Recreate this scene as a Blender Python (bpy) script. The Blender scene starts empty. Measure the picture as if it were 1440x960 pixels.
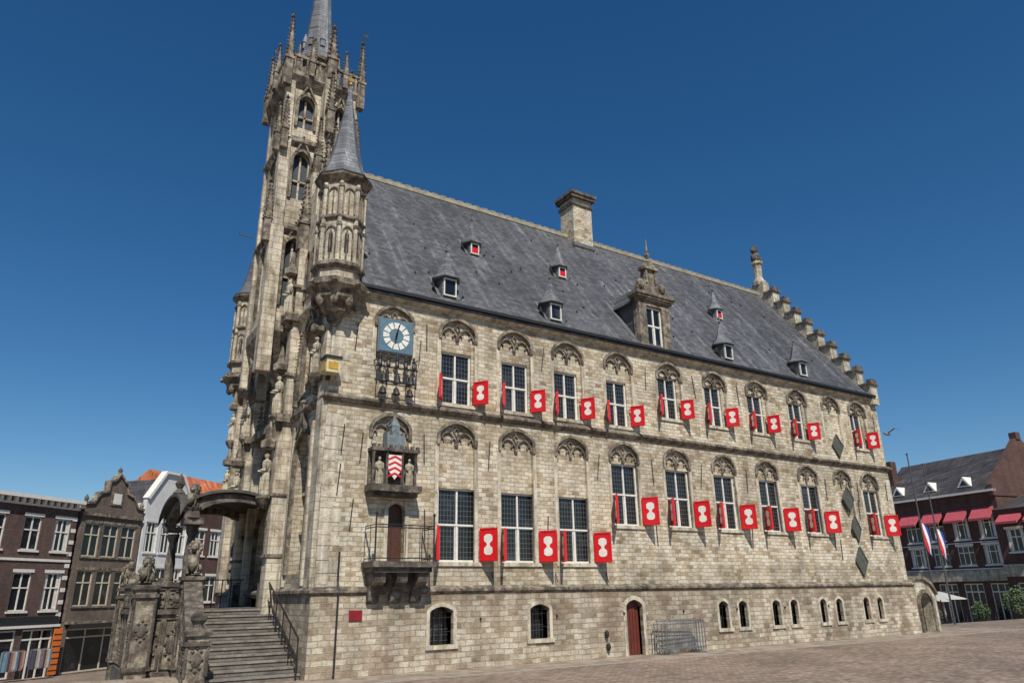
import bpy, bmesh, math, random
from math import radians, sin, cos, pi, sqrt
from mathutils import Vector, Matrix
random.seed(7)
ZOOM=None
S=bpy.context.scene
COL=bpy.context.collection
# ---------------------------------------------------------------- materials
def newmat(name):
    m=bpy.data.materials.new(name);m.use_nodes=True;nt=m.node_tree
    b=nt.nodes['Principled BSDF'];return m,nt,b
def lk(nt,a,b): nt.links.new(a,b)
def ramp(nt,fac,stops,interp='LINEAR'):
    r=nt.nodes.new('ShaderNodeValToRGB');r.color_ramp.interpolation=interp
    el=r.color_ramp.elements
    while len(el)<len(stops): el.new(.5)
    for e,(p,c) in zip(el,stops):
        e.position=p;e.color=(c if len(c)==4 else (*c,1)) if not isinstance(c,(int,float)) else (c,c,c,1)
    lk(nt,fac,r.inputs[0]);return r.outputs[0]
def noise(nt,vec,scale,detail=4,rough=.6,dist=0):
    n=nt.nodes.new('ShaderNodeTexNoise');n.inputs['Scale'].default_value=scale;n.inputs['Detail'].default_value=detail
    n.inputs['Roughness'].default_value=rough;n.inputs['Distortion'].default_value=dist
    if vec is not None: lk(nt,vec,n.inputs['Vector'])
    return n
def mixc(nt,a,b,fac,mode='MIX'):
    m=nt.nodes.new('ShaderNodeMix');m.data_type='RGBA';m.blend_type=mode
    for s,v in ((m.inputs[6],a),(m.inputs[7],b),(m.inputs[0],fac)):
        if hasattr(v,'is_linked'): lk(nt,v,s)
        elif isinstance(v,(int,float)): s.default_value=v if s==m.inputs[0] else (v,v,v,1)
        else: s.default_value=(*v,1)
    return m.outputs[2]
def mth(nt,op,a,b=None):
    m=nt.nodes.new('ShaderNodeMath');m.operation=op
    for s,v in ((m.inputs[0],a),(m.inputs[1],b)):
        if v is None: continue
        if hasattr(v,'is_linked'): lk(nt,v,s)
        else: s.default_value=v
    return m.outputs[0]
def bump(nt,b,h,strength=.5,dist=.02):
    n=nt.nodes.new('ShaderNodeBump');n.inputs['Strength'].default_value=strength;n.inputs['Distance'].default_value=dist
    lk(nt,h,n.inputs['Height']);lk(nt,n.outputs[0],b.inputs['Normal'])
def pos(nt):
    g=nt.nodes.new('ShaderNodeNewGeometry');return g.outputs['Position']
def scl(nt,v,x,y,z):
    m=nt.nodes.new('ShaderNodeVectorMath');m.operation='MULTIPLY';lk(nt,v,m.inputs[0]);m.inputs[1].default_value=(x,y,z);return m.outputs[0]
def vadd(nt,a,b):
    m=nt.nodes.new('ShaderNodeVectorMath');m.operation='ADD';lk(nt,a,m.inputs[0]);lk(nt,b,m.inputs[1]);return m.outputs[0]
def wallvec(nt,ax=1,ay=1,az=1,dist=.05,dscale=1.4):
    p=pos(nt);s=nt.nodes.new('ShaderNodeSeparateXYZ');lk(nt,p,s.inputs[0])
    u=mth(nt,'ADD',mth(nt,'MULTIPLY',s.outputs[0],ax),mth(nt,'MULTIPLY',s.outputs[1],ay))
    c=nt.nodes.new('ShaderNodeCombineXYZ');lk(nt,u,c.inputs[0]);lk(nt,mth(nt,'MULTIPLY',s.outputs[2],az),c.inputs[1])
    if dist:
        n=noise(nt,p,dscale,3);m=nt.nodes.new('ShaderNodeVectorMath');m.operation='SUBTRACT';lk(nt,n.outputs['Color'],m.inputs[0]);m.inputs[1].default_value=(.5,.5,.5)
        return vadd(nt,c.outputs[0],scl(nt,m.outputs[0],dist*1.5,dist,0)),p
    return c.outputs[0],p
def brick(nt,vec,w,h,mortar=.014,smooth=.3,offset=.5):
    b=nt.nodes.new('ShaderNodeTexBrick');b.offset=offset;lk(nt,vec,b.inputs['Vector'])
    b.inputs['Color1'].default_value=(0,0,0,1);b.inputs['Color2'].default_value=(1,1,1,1);b.inputs['Mortar'].default_value=(.5,.5,.5,1)
    b.inputs['Scale'].default_value=1;b.inputs['Mortar Size'].default_value=mortar;b.inputs['Mortar Smooth'].default_value=smooth
    b.inputs['Brick Width'].default_value=w;b.inputs['Row Height'].default_value=h;b.inputs['Bias'].default_value=0
    return b
def mat_masonry(name,stops,mort,w=.36,h=.155,ms=.016,stain=(.62,1.08),streak=(.7,1.1),dist=.06,bmp=.9,ax=1,ay=1,red=0,white=0,mf=.8,grime=None):
    m,nt,b=newmat(name)
    v,p=wallvec(nt,ax,ay,1,dist,2.2)
    br=brick(nt,v,w,h,ms)
    n2=noise(nt,scl(nt,p,1,1,1.6),6.5,4,.7)
    r=mth(nt,'ADD',mth(nt,'MULTIPLY',br.outputs['Color'],.55),mth(nt,'MULTIPLY',n2.outputs['Fac'],.5))
    c=ramp(nt,r,stops)
    if white:
        wn=noise(nt,p,.9,5,.7);c=mixc(nt,c,(.66,.61,.50),mth(nt,'MULTIPLY',ramp(nt,wn.outputs['Fac'],[(.5,0.),(.68,1.)]),white))
    c=mixc(nt,c,mort,mth(nt,'MULTIPLY',br.outputs['Fac'],mf))
    big=noise(nt,p,.45,6,.68)
    c=mixc(nt,c,ramp(nt,big.outputs['Fac'],[(.36,stain[0]),(.55,stain[1])]),.9,'MULTIPLY')
    st=noise(nt,scl(nt,p,1.3,1.3,.16),1.6,5,.6)
    c=mixc(nt,c,ramp(nt,st.outputs['Fac'],[(.38,streak[0]),(.58,streak[1])]),.8,'MULTIPLY')
    if red:
        rn=noise(nt,p,.8,4,.6)
        c=mixc(nt,c,(.20,.125,.08),mth(nt,'MULTIPLY',ramp(nt,rn.outputs['Fac'],[(.5,0.),(.62,1.)]),red))
    if grime:   # brown weathering bands below ledges: (z_top, depth, strength)
        s=nt.nodes.new('ShaderNodeSeparateXYZ');lk(nt,p,s.inputs[0])
        gn=noise(nt,scl(nt,p,1.6,1.6,.5),1.1,6,.7)
        for zt,dp,sg in grime:
            mr=nt.nodes.new('ShaderNodeMapRange');mr.inputs['From Min'].default_value=zt-dp;mr.inputs['From Max'].default_value=zt;lk(nt,s.outputs[2],mr.inputs['Value'])
            top=mth(nt,'LESS_THAN',s.outputs[2],zt+.02)
            f=mth(nt,'MULTIPLY',mth(nt,'MULTIPLY',mr.outputs[0],top),ramp(nt,gn.outputs['Fac'],[(.38,0.),(.6,1.)]))
            c=mixc(nt,c,(.17,.125,.08),mth(nt,'MULTIPLY',f,sg))
    fine=noise(nt,p,34,5,.75)
    c=mixc(nt,c,ramp(nt,fine.outputs['Fac'],[(.32,.66),(.6,1.1)]),.8,'MULTIPLY')
    lk(nt,c,b.inputs['Base Color']);b.inputs['Roughness'].default_value=.92
    hh=mth(nt,'ADD',mth(nt,'MULTIPLY',br.outputs['Fac'],-1.),mth(nt,'ADD',mth(nt,'MULTIPLY',fine.outputs['Fac'],.45),mth(nt,'MULTIPLY',n2.outputs['Fac'],1.1)))
    bump(nt,b,hh,bmp,.03)
    return m
def mat_stone(name,stops,scale=2.2,bmp=.6,streak=True,joint=None):
    m,nt,b=newmat(name);p=pos(nt)
    n=noise(nt,p,scale,7,.68,.4);c=ramp(nt,n.outputs['Fac'],stops)
    if streak:
        st=noise(nt,scl(nt,p,3,3,.35),1.5,5,.6)
        c=mixc(nt,c,ramp(nt,st.outputs['Fac'],[(.36,.5),(.56,1.08)]),.85,'MULTIPLY')
    fine=noise(nt,p,30,5,.7)
    c=mixc(nt,c,ramp(nt,fine.outputs['Fac'],[(.3,.65),(.62,1.1)]),.7,'MULTIPLY')
    mid=noise(nt,p,11,4,.7)
    h=mth(nt,'ADD',n.outputs['Fac'],mth(nt,'ADD',mth(nt,'MULTIPLY',fine.outputs['Fac'],.6),mth(nt,'MULTIPLY',mid.outputs['Fac'],1.2)))
    if joint:
        v,_=wallvec(nt,1,1,1,.02);br=brick(nt,v,joint[0],joint[1],.012)
        c=mixc(nt,c,(.16,.135,.10),mth(nt,'MULTIPLY',br.outputs['Fac'],.6))
        c=mixc(nt,c,ramp(nt,br.outputs['Color'],[(0,.8),(1,1.1)]),.8,'MULTIPLY')
        h=mth(nt,'SUBTRACT',h,br.outputs['Fac'])
    lk(nt,c,b.inputs['Base Color']);b.inputs['Roughness'].default_value=.9
    bump(nt,b,h,bmp,.04);return m
def mat_plain(name,col,rough=.5,metal=0,var=.25,scale=6,bmp=0.,spec=None):
    m,nt,b=newmat(name);p=pos(nt);n=noise(nt,p,scale,5,.65)
    d=tuple(x*(1-var) for x in col);l=tuple(min(1,x*(1+var*.5)) for x in col)
    lk(nt,ramp(nt,n.outputs['Fac'],[(.3,d),(.65,l)]),b.inputs['Base Color'])
    b.inputs['Roughness'].default_value=rough;b.inputs['Metallic'].default_value=metal
    if bmp: bump(nt,b,n.outputs['Fac'],bmp,.01)
    return m
def mat_slate(name,c0,c1,w=.24,h=.17,ax=1,ay=0,az=1.24,moss=None):
    m,nt,b=newmat(name);v,p=wallvec(nt,ax,ay,az,.012)
    br=brick(nt,v,w,h,.008,.2)
    n2=noise(nt,p,1.1,6,.65)
    r=mth(nt,'ADD',mth(nt,'MULTIPLY',br.outputs['Color'],.5),mth(nt,'MULTIPLY',n2.outputs['Fac'],.5))
    c=ramp(nt,r,[(.2,c0),(.75,c1)])
    st=noise(nt,scl(nt,p,2.2,.25,.2),1.2,6,.62)
    c=mixc(nt,c,ramp(nt,st.outputs['Fac'],[(.38,.65),(.56,1.0),(.70,2.0)]),.9,'MULTIPLY')
    bg_=noise(nt,p,.22,4,.6);c=mixc(nt,c,ramp(nt,bg_.outputs['Fac'],[(.35,.75),(.65,1.25)]),.9,'MULTIPLY')
    c=mixc(nt,c,(.02,.02,.022),mth(nt,'MULTIPLY',br.outputs['Fac'],.7))
    lk(nt,c,b.inputs['Base Color']);b.inputs['Roughness'].default_value=.55
    bump(nt,b,mth(nt,'SUBTRACT',mth(nt,'MULTIPLY',br.outputs['Color'],.5),br.outputs['Fac']),.5,.015);return m
def mat_glass(name,gw=.12,gh=.16,lead=(.085,.085,.08),ax=1,ay=1,base=(.010,.012,.014)):
    m,nt,b=newmat(name);v,p=wallvec(nt,ax,ay,1,0)
    br=brick(nt,v,gw,gh,.010,.1,0.)
    c=mixc(nt,base,lead,br.outputs['Fac'])
    big=noise(nt,p,1.3,3)
    c=mixc(nt,c,mixc(nt,(.045,.05,.055),lead,br.outputs['Fac']),ramp(nt,big.outputs['Fac'],[(.55,0.),(.68,.8)]))
    lk(nt,c,b.inputs['Base Color']);b.inputs['Roughness'].default_value=.12
    bump(nt,b,mth(nt,'ADD',mth(nt,'MULTIPLY',br.outputs['Color'],.5),big.outputs['Fac']),.25,.01);return m

LIGHT=[(.14,(.15,.105,.065)),(.27,(.35,.265,.165)),(.42,(.54,.45,.31)),(.6,(.63,.56,.42)),(.85,(.69,.64,.52))]
MW=mat_masonry('rubble_masonry',LIGHT,(.36,.29,.20),w=.29,h=.138,ms=.012,stain=(.62,1.06),streak=(.74,1.08),dist=.12,white=.5,mf=.65,grime=[(7.75,3.2,.55),(11.4,2.0,.3),(3.0,1.2,.5)])
MP=mat_masonry('plinth_masonry',[(.14,(.15,.11,.075)),(.32,(.36,.285,.195)),(.55,(.54,.465,.345)),(.85,(.64,.58,.46))],(.33,.28,.20),w=.34,h=.16,red=.5,stain=(.62,1.05),dist=.10,white=.3,mf=.65,grime=[(2.2,1.3,.75)])
MT=mat_stone('pale_trim_stone',[(.27,(.16,.125,.085)),(.40,(.40,.34,.24)),(.53,(.57,.515,.395)),(.75,(.66,.61,.50))],joint=(.5,.3))
MQ=mat_stone('quoin_stone',[(.27,(.18,.145,.10)),(.40,(.42,.36,.26)),(.53,(.57,.515,.40)),(.75,(.66,.61,.50))],2.8,.5)
MD=mat_stone('weathered_trim_stone',[(.3,(.045,.036,.027)),(.46,(.15,.122,.09)),(.58,(.31,.265,.20)),(.8,(.50,.45,.35))],3.2,.8)
MF=mat_stone('facade_stone',[(.26,(.13,.10,.07)),(.38,(.36,.295,.21)),(.50,(.57,.50,.38)),(.75,(.68,.63,.51))],1.7,joint=(.45,.26))
MK=mat_stone('dark_stone',[(.3,(.035,.03,.026)),(.5,(.12,.10,.08)),(.75,(.32,.285,.225))],3.5,.9)
SL=mat_slate('slate',(.050,.051,.055),(.120,.121,.125))
SLT=mat_slate('spire_slate',(.10,.105,.112),(.20,.205,.215),.2,.14,1,1,1)
GL=mat_glass('leaded_glass');GP=mat_glass('house_glass',4,4,(.02,.02,.02))
WH=mat_plain('white_paint',(.72,.70,.63),.45,0,.18)
RD=mat_plain('red_paint',(.62,.008,.012),.38,0,.12)
BK=mat_plain('black_iron',(.018,.018,.018),.5,0,.3)
ST=mat_plain('galvanised_steel',(.28,.29,.30),.4,.7,.2)
BR=mat_plain('brown_door_wood',(.075,.028,.016),.55,0,.35,9)
RDO=mat_plain('red_brown_door',(.13,.03,.018),.5,0,.3)
GO=mat_plain('gilding',(.70,.42,.07),.35,.5,.3)
BL=mat_plain('clock_blue',(.09,.17,.22),.5,0,.2)
LE=mat_plain('lead_sheet',(.16,.17,.18),.5,.3,.3,3)
CL=mat_plain('dark_canopy_lead',(.075,.07,.06),.7,.1,.5,4,.4)
# ---------------------------------------------------------------- mesh builder
class M:
    def __init__(s,tf=None): s.v=[];s.f=[];s.tf=tf
    def add(s,vs,fs,tf=None):
        o=len(s.v);t=tf or s.tf
        s.v+= [tuple(t(*p)) if t else tuple(p) for p in vs]
        s.f+=[tuple(i+o for i in f) for f in fs];return s
    def box(s,x0,x1,y0,y1,z0,z1,tf=None):
        return s.add([(x0,y0,z0),(x1,y0,z0),(x1,y1,z0),(x0,y1,z0),(x0,y0,z1),(x1,y0,z1),(x1,y1,z1),(x0,y1,z1)],
         [(0,3,2,1),(4,5,6,7),(0,1,5,4),(1,2,6,5),(2,3,7,6),(3,0,4,7)],tf)
    def prism(s,poly,o0,o1,F):
        n=len(poly);vs=[F(u,v,o0) for u,v in poly]+[F(u,v,o1) for u,v in poly]
        return s.add(vs,[tuple(range(n)),tuple(range(2*n-1,n-1,-1))]+[(i,i+n,(i+1)%n+n,(i+1)%n) for i in range(n)],lambda *a:a)
    def rect(s,u0,u1,v0,v1,o0,o1,F): return s.prism([(u0,v0),(u1,v0),(u1,v1),(u0,v1)],o0,o1,F)
    def lathe(s,prof,c,n=8,rot=0,sx=1,sy=1,tf=None):
        vs=[];fs=[]
        for r,z in prof:
            for i in range(n):
                a=rot+2*pi*i/n;vs.append((c[0]+r*cos(a)*sx,c[1]+r*sin(a)*sy,c[2]+z))
        k=len(prof)
        for j in range(k-1):
            for i in range(n):
                a=j*n+i;b=j*n+(i+1)%n;fs.append((a,b,b+n,a+n))
        fs.append(tuple(range(n-1,-1,-1)));fs.append(tuple(range((k-1)*n,k*n)))
        return s.add(vs,fs,tf)
    def ell(s,c,r,n=10,m=6,tf=None,rz=0):
        vs=[(0,0,-1)];fs=[]
        for j in range(1,m):
            t=-pi/2+pi*j/m
            for i in range(n):
                a=2*pi*i/n;vs.append((cos(t)*cos(a),cos(t)*sin(a),sin(t)))
        vs.append((0,0,1))
        for i in range(n):
            fs.append((0,1+(i+1)%n,1+i))
            for j in range(m-2):
                a=1+j*n+i;b=1+j*n+(i+1)%n;fs.append((a,b,b+n,a+n))
            fs.append((1+(m-2)*n+i,1+(m-2)*n+(i+1)%n,len(vs)-1))
        w=[]
        for x,y,z in vs:
            x,y,z=x*r[0],y*r[1],z*r[2];x,y=x*cos(rz)-y*sin(rz),x*sin(rz)+y*cos(rz)
            w.append((c[0]+x,c[1]+y,c[2]+z))
        return s.add(w,fs,tf)
    def octa(s,c,r):
        x,y,z=c;return s.add([(x-r,y,z),(x+r,y,z),(x,y-r,z),(x,y+r,z),(x,y,z-r),(x,y,z+r)],
          [(0,2,5),(2,1,5),(1,3,5),(3,0,5),(2,0,4),(1,2,4),(3,1,4),(0,3,4)])
    def ribbon(s,path,w,o0,o1,F,closed=False):
        n=len(path);L=[];R=[]
        for i,(u,v) in enumerate(path):
            if closed: a=path[i-1];b=path[(i+1)%n]
            else: a=path[max(0,i-1)];b=path[min(n-1,i+1)]
            dx,dy=b[0]-a[0],b[1]-a[1];l=math.hypot(dx,dy) or 1
            nx,ny=-dy/l*w/2,dx/l*w/2;L.append((u+nx,v+ny));R.append((u-nx,v-ny))
        vs=[]
        for i in range(n): vs+=[F(*L[i],o0),F(*R[i],o0),F(*R[i],o1),F(*L[i],o1)]
        fs=[]
        rng=n if closed else n-1
        for i in range(rng):
            a=4*i;b=4*((i+1)%n)
            for k in range(4): fs.append((a+k,a+(k+1)%4,b+(k+1)%4,b+k))
        if not closed: fs+=[(3,2,1,0),(4*n-4,4*n-3,4*n-2,4*n-1)]
        return s.add(vs,fs,lambda *a:a)
    def tube(s,pts,r,n=6):
        vs=[];fs=[];k=len(pts)
        for i,p in enumerate(pts):
            a=Vector(pts[max(0,i-1)]);b=Vector(pts[min(k-1,i+1)]);d=(b-a).normalized()
            up=Vector((0,0,1)) if abs(d.z)<.95 else Vector((1,0,0));x=d.cross(up).normalized();y=d.cross(x)
            rr=r[i] if isinstance(r,(list,tuple)) else r
            for j in range(n):
                t=2*pi*j/n;q=Vector(p)+x*cos(t)*rr+y*sin(t)*rr;vs.append(tuple(q))
        for i in range(k-1):
            for j in range(n):
                a=i*n+j;b=i*n+(j+1)%n;fs.append((a,b,b+n,a+n))
        fs.append(tuple(range(n)));fs.append(tuple(range(k*n-1,k*n-n-1,-1)));return s.add(vs,fs)
    def obj(s,name,mat,parent=None,smooth=False,bevel=0):
        me=bpy.data.meshes.new(name);me.from_pydata(s.v,[],s.f)
        bm=bmesh.new();bm.from_mesh(me);bmesh.ops.recalc_face_normals(bm,faces=bm.faces);bm.to_mesh(me);bm.free()
        if smooth:
            for p in me.polygons:p.use_smooth=True
        me.materials.append(mat);o=bpy.data.objects.new(name,me);COL.objects.link(o)
        if parent:o.parent=parent
        if bevel:
            b=o.modifiers.new('bevel','BEVEL');b.width=bevel;b.segments=1;b.limit_method='ANGLE'
        return o
def empty(name,loc=(0,0,0)):
    e=bpy.data.objects.new(name,None);COL.objects.link(e);e.location=(0,0,0);return e
def cut(o,cutters,keep=False):
    for c in cutters:
        md=o.modifiers.new('cut','BOOLEAN');md.operation='DIFFERENCE';md.object=c;md.solver='EXACT'
    dg=bpy.context.evaluated_depsgraph_get();me=bpy.data.meshes.new_from_object(o.evaluated_get(dg))
    o.modifiers.clear();o.data=me
    if not keep:
        for c in cutters: bpy.data.objects.remove(c)
def arch(u0,u1,zs,h,n=8,p=.2):
    m=(u0+u1)/2;a=(u1-u0)/2;L=[]
    for i in range(n+1):
        t=1-cos(pi/2*i/n)
        L.append((u0+a*t,zs+h*((1-p)*sqrt(max(0,1-(1-t)**2))+p*t)))
    return L+[(2*m-u,v) for u,v in L[-2::-1]]
def archpoly(u0,u1,z0,zs,h,n=8,p=.2): return [(u0,z0)]+arch(u0,u1,zs,h,n,p)+[(u1,z0)]
FS=lambda u,v,o:(u,-o,v)
FF=lambda u,v,o:(-o,u,v)
L=29.4;W=11.67;ZP=2.23;ZM=7.78;ZE=11.42;ZR=19.5
TH=empty('gothic_town_hall')
BC=[2.07,4.43,6.77,9.13,11.63,14.40,17.12,19.85,22.72,25.35,27.55]
UPW=[(3.83,4.99,8.10,9.91),(6.24,7.36,8.12,9.92),(8.52,9.62,8.12,9.92),(10.98,12.08,8.12,9.92),(13.78,14.88,8.72,10.5),(16.52,17.58,8.70,10.49),(19.27,20.33,8.70,10.47),(22.15,23.2,8.68,10.45),(27.0,28.0,8.68,10.5)]
LOW=[(3.82,5.24,3.05,5.32),(6.16,7.56,3.05,5.30),(8.56,9.92,3.05,5.30),(11.06,12.32,4.40,6.67),(13.84,15.1,4.42,6.64),(16.56,17.8,4.42,6.62),(19.4,20.62,4.42,6.6),(22.3,23.5,4.43,6.58),(27.1,28.25,4.43,6.62)]
body=M().box(0,L,0,W,-2.5,ZE)
rec=M();win=M();trim=M();trac=M()
for i,c in enumerate(BC):
    hw=.66 if i else .62
    for row,(pk,z0) in enumerate(((11.10,8.02),(7.46,2.95 if i<4 else 4.3))):
        if row==0 and i>=4: z0=8.6
        if row==1 and i==0: z0=5.0
        if i==0 and row==0: z0=9.0
        zs=pk-.52;p=archpoly(c-hw,c+hw,z0,zs,.5)
        rec.prism(p,-.10,.3,FS)
        path=[(u+(-.04 if u<c else .04 if u>c else 0),v+.03) for u,v in arch(c-hw,c+hw,zs,.5)]
        path=[(c-hw-.04,zs-.25)]+path+[(c+hw+.04,zs-.25)]
        trac.ribbon(path,.10,-.06,.065,FS)
        trim.ribbon([(c-hw-.07,z0),(c-hw-.07,zs-.26)],.13,-.05,.012,FS)
        trim.ribbon([(c+hw+.07,z0),(c+hw+.07,zs-.26)],.13,-.05,.012,FS)
        for a,b in ((c-hw+.03,c-.02),(c+.02,c+hw-.03)):
            trac.ribbon(arch(a,b,zs-.16,.36,6,.15),.055,-.12,-.02,FS)
            trac.ribbon([(a,zs-.02),(a+.12,zs+.0),(a+.17,zs-.1)],.04,-.12,-.03,FS)
            trac.ribbon([(b,zs-.02),(b-.12,zs+.0),(b-.17,zs-.1)],.04,-.12,-.03,FS)
        trac.rect(c-.06,c+.06,zs-.24,zs-.12,-.12,-.01,FS)
        trac.ribbon([(c,zs+.08),(c-.1,zs+.22),(c,zs+.36),(c+.1,zs+.22)],.04,-.12,-.03,FS,True)
for u0,u1,v0,v1 in UPW+LOW: win.rect(u0,u1,v0,v1,-.34,.3,FS)
win.prism(archpoly(2.07,2.66,3.05,4.55,.22),-.34,.3,FS)
frec=M()
FW=[]
for c in (2.05,9.62):
    FW+= [(c-.8,c+.8,2.75,6.2,.95),(c-.72,c+.72,8.25,10.1,.75)]
FW+=[(4.75,6.95,1.78,4.2,.9),(4.8,6.9,5.6,6.7,.7),(4.6,7.1,8.25,9.9,.8)]
for u0,u1,z0,zs,h in FW: frec.prism(archpoly(u0,u1,z0,zs,h),-.55,.5,FF)
wall=body.obj('masonry_walls',MW,TH)
cut(wall,[rec.obj('c1',MW),win.obj('c2',MW),frec.obj('c3',MW)])
trac.obj('blind_tracery',MD,TH);trim.obj('window_quoins',MQ,TH)
pl=M().box(-.14,L+.14,-.14,W+.14,-2.4,2.12)
pc=M()
BAS=[(3.5,4.28,.70,1.80),(7.09,7.84,.72,1.80),(15.84,16.36,.72,1.74),(16.97,17.44,.73,1.73),(18.98,19.46,.72,1.72),(20.13,20.57,.72,1.72),(22.10,22.53,.73,1.72),(23.23,23.66,.73,1.71),(25.25,25.68,.74,1.73),(26.33,26.72,.74,1.72)]
for u0,u1,v0,v1 in BAS: pc.prism(archpoly(u0,u1,v0,v1-.22,.2),-.3,.5,FS)
pc.prism(archpoly(11.15,11.91,-.3,1.6,.26),-.25,.5,FS)
pc.rect(4.7,7.0,1.78,3,-1,1,FF)
plo=pl.obj('plinth',MP,TH);pco=pc.obj('c4',MP);cut(wall,[pco],True);cut(plo,[pco])
m=M();fr=M();bars=M()
for u0,u1,v0,v1 in BAS:
    m.rect(u0-.02,u1+.02,v0-.02,v1+.02,-.296,-.24,FS)
    n=4 if u1-u0>.6 else 3
    for k in range(1,n):
        u=u0+(u1-u0)*k/n;bars.tube([(u,.02,v0),(u,.02,v1-.03)],.013,5)
    for v in (v0+.35,v0+.75): bars.tube([(u0,.02,v),(u1,.02,v)],.01,5)
    fr.ribbon(archpoly(u0-.06,u1+.06,v0,v1-.2,.22)[0:],.11,.13,.152,FS)
    fr.rect(u0-.15,u1+.15,v0-.12,v0,.10,.20,FS)
m.obj('cellar_window_glass',GL,TH);bars.obj('cellar_window_bars',BK,TH)
fr.ribbon(archpoly(11.08,11.98,-.1,1.6,.3),.14,.13,.158,FS);fr.obj('cellar_window_surrounds',MQ,TH)
m=M().prism(archpoly(11.16,11.9,-.2,1.6,.25),-.20,-.10,FS)
for k in range(5): m.rect(11.2+k*.14,11.31+k*.14,0,1.6,-.11,-.075,FS)
m.obj('cellar_door',RDO,TH)
def course(z,h,out,name='string',mat=MD,l=L):
    m=M()
    prof=[(0.0,z-h*.55),(out*.55,z-h*.35),(out,z),(out,z+h*.28),(out*.25,z+h*.6),(0,z+h*.6)]
    ring=[[(-o,-o,zz),(l+o,-o,zz),(l+o,W+o,zz),(-o,W+o,zz)] for o,zz in prof]
    vs=[p for r in ring for p in r];fs=[]
    for i in range(len(ring)-1):
        for k in range(4): fs.append((4*i+k,4*i+(k+1)%4,4*i+4+(k+1)%4,4*i+4+k))
    m.add(vs,fs);return m.obj(name,mat,TH)
course(2.20,.26,.22,name='plinth_string_course')
course(ZM,.24,.17,name='middle_string_course')
course(ZE-.04,.22,.20,name='eaves_cornice',mat=MT)
M().box(.5,L-.3,-.33,-.2,ZE+.06,ZE+.17).obj('eaves_gutter',BK,TH)
q_=M();z=2.42;k=0
while z<10.6:
    h=.30+.1*((k*7)%3)/2
    if not (ZM-.2<z+h and z<ZM+.2):
        a,b=(.62,.34) if k%2 else (.36,.58)
        q_.box(-.012,a,-.012,b,z,z+h-.02)
        a,b=(.5,.3) if k%2 else (.3,.5);q_.box(L-a,L+.012,-.012,b,z,z+h-.02)
    z+=h;k+=1
q_.obj('corner_quoins',MQ,TH)
def window(F,u0,u1,v0,v1,o,fw=.06,glass=None,frame=None,trans=.5,cols=2,sub=True):
    fr=frame
    fr.rect(u0,u0+fw,v0,v1,o,o+.07,F);fr.rect(u1-fw,u1,v0,v1,o,o+.07,F)
    fr.rect(u0+fw,u1-fw,v0,v0+fw,o,o+.068,F);fr.rect(u0+fw,u1-fw,v1-fw,v1,o,o+.068,F)
    for k in range(1,cols):
        u=u0+(u1-u0)*k/cols;fr.rect(u-fw*.55,u+fw*.55,v0+fw,v1-fw,o,o+.066,F)
    if trans:
        v=v0+(v1-v0)*trans;fr.rect(u0+fw,u1-fw,v-fw*.55,v+fw*.55,o,o+.075,F)
        if sub:
            for k in range(cols):
                a=u0+(u1-u0)*k/cols+fw*.6;b=u0+(u1-u0)*(k+1)/cols-fw*.6
                fr.ribbon([(a+.025,v0+fw+.01),(b-.025,v0+fw+.01),(b-.025,v-fw-.0),(a+.025,v-fw-.0)],.028,o+.0,o+.05,F,True)
    glass.rect(u0+.01,u1-.01,v0+.01,v1-.01,o-.02,o+.02,F)
fr=M();gl=M();sill=M()
for i,(u0,u1,v0,v1) in enumerate(UPW+LOW):
    window(FS,u0,u1,v0,v1,-.24,.052,gl,fr)
    sill.rect(u0-.1,u1+.1,v0-.12,v0-.003,-.09,.06,FS)
fr.obj('window_frames',WH,TH);gl.obj('window_glass',GL,TH);sill.obj('window_sills',MQ,TH)
red=M();whi=M();irn=M()
def shutter(hx,z0,z1,sgn,w=.56,ang=60):
    a=radians(ang+random.uniform(-6,6));dx,dy=sgn*cos(a),-sin(a);nx,ny=-dy*sgn,dx*sgn
    F=lambda u,v,o:(hx+dx*u+nx*o,-.03+dy*u+ny*o,v)
    red.rect(.02,w,z0,z1,-.02,.02,F)
    for o0,o1 in ((.021,.038),(-.038,-.021)):
        red.ribbon([(.05,z0+.03),(w-.03,z0+.03),(w-.03,z1-.03),(.05,z1-.03)],.06,o0,o1,F,True)
        c=(w+.02)/2;h=z1-z0;m=(z0+z1)/2;q=w*.23
        P=[(c-q,z0+.25*h),(c-q*.5,z0+.19*h),(c+q*.5,z0+.19*h),(c+q,z0+.25*h),(c+q,m-.11*h),(c+q*.35,m-.03*h),(c+q*.35,m+.03*h),(c+q,m+.11*h),(c+q,z1-.25*h),(c+q*.5,z1-.19*h),(c-q*.5,z1-.19*h),(c-q,z1-.25*h),(c-q,m+.11*h),(c-q*.35,m+.03*h),(c-q*.35,m-.03*h),(c-q,m-.11*h)]
        whi.prism(P,(.019 if o0>0 else -.030),(.030 if o0>0 else -.019),F)
    for v in (z0+.12,z1-.12): irn.rect(-.06,.3,v-.018,v+.018,.039,.05,F)
for i,(u0,u1,v0,v1) in enumerate(UPW+LOW):
    h=(v1-v0)*.46
    w=.56 if i<9 else .64
    shutter(u0-.02,v0+.02,v0+h,-1,w);shutter(u1+.02,v0+.02,v0+h,1,w)
red.obj('shutters',RD,TH);whi.obj('shutter_hourglass_panels',WH,TH);irn.obj('shutter_hinges',BK,TH)
an=M()
for i in range(len(BC)-1):
    x=(BC[i]+BC[i+1])/2
    for z0,z1 in ((9.8,10.75),(6.0,6.95),(3.7,4.6)):
        if z0<4 and i%2: continue
        if z0>5 and random.random()<.25: continue
        an.tube([(x+random.uniform(-.12,.12),-.035,z0),(x+random.uniform(-.1,.1),-.035,z1)],.017,4)
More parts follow.
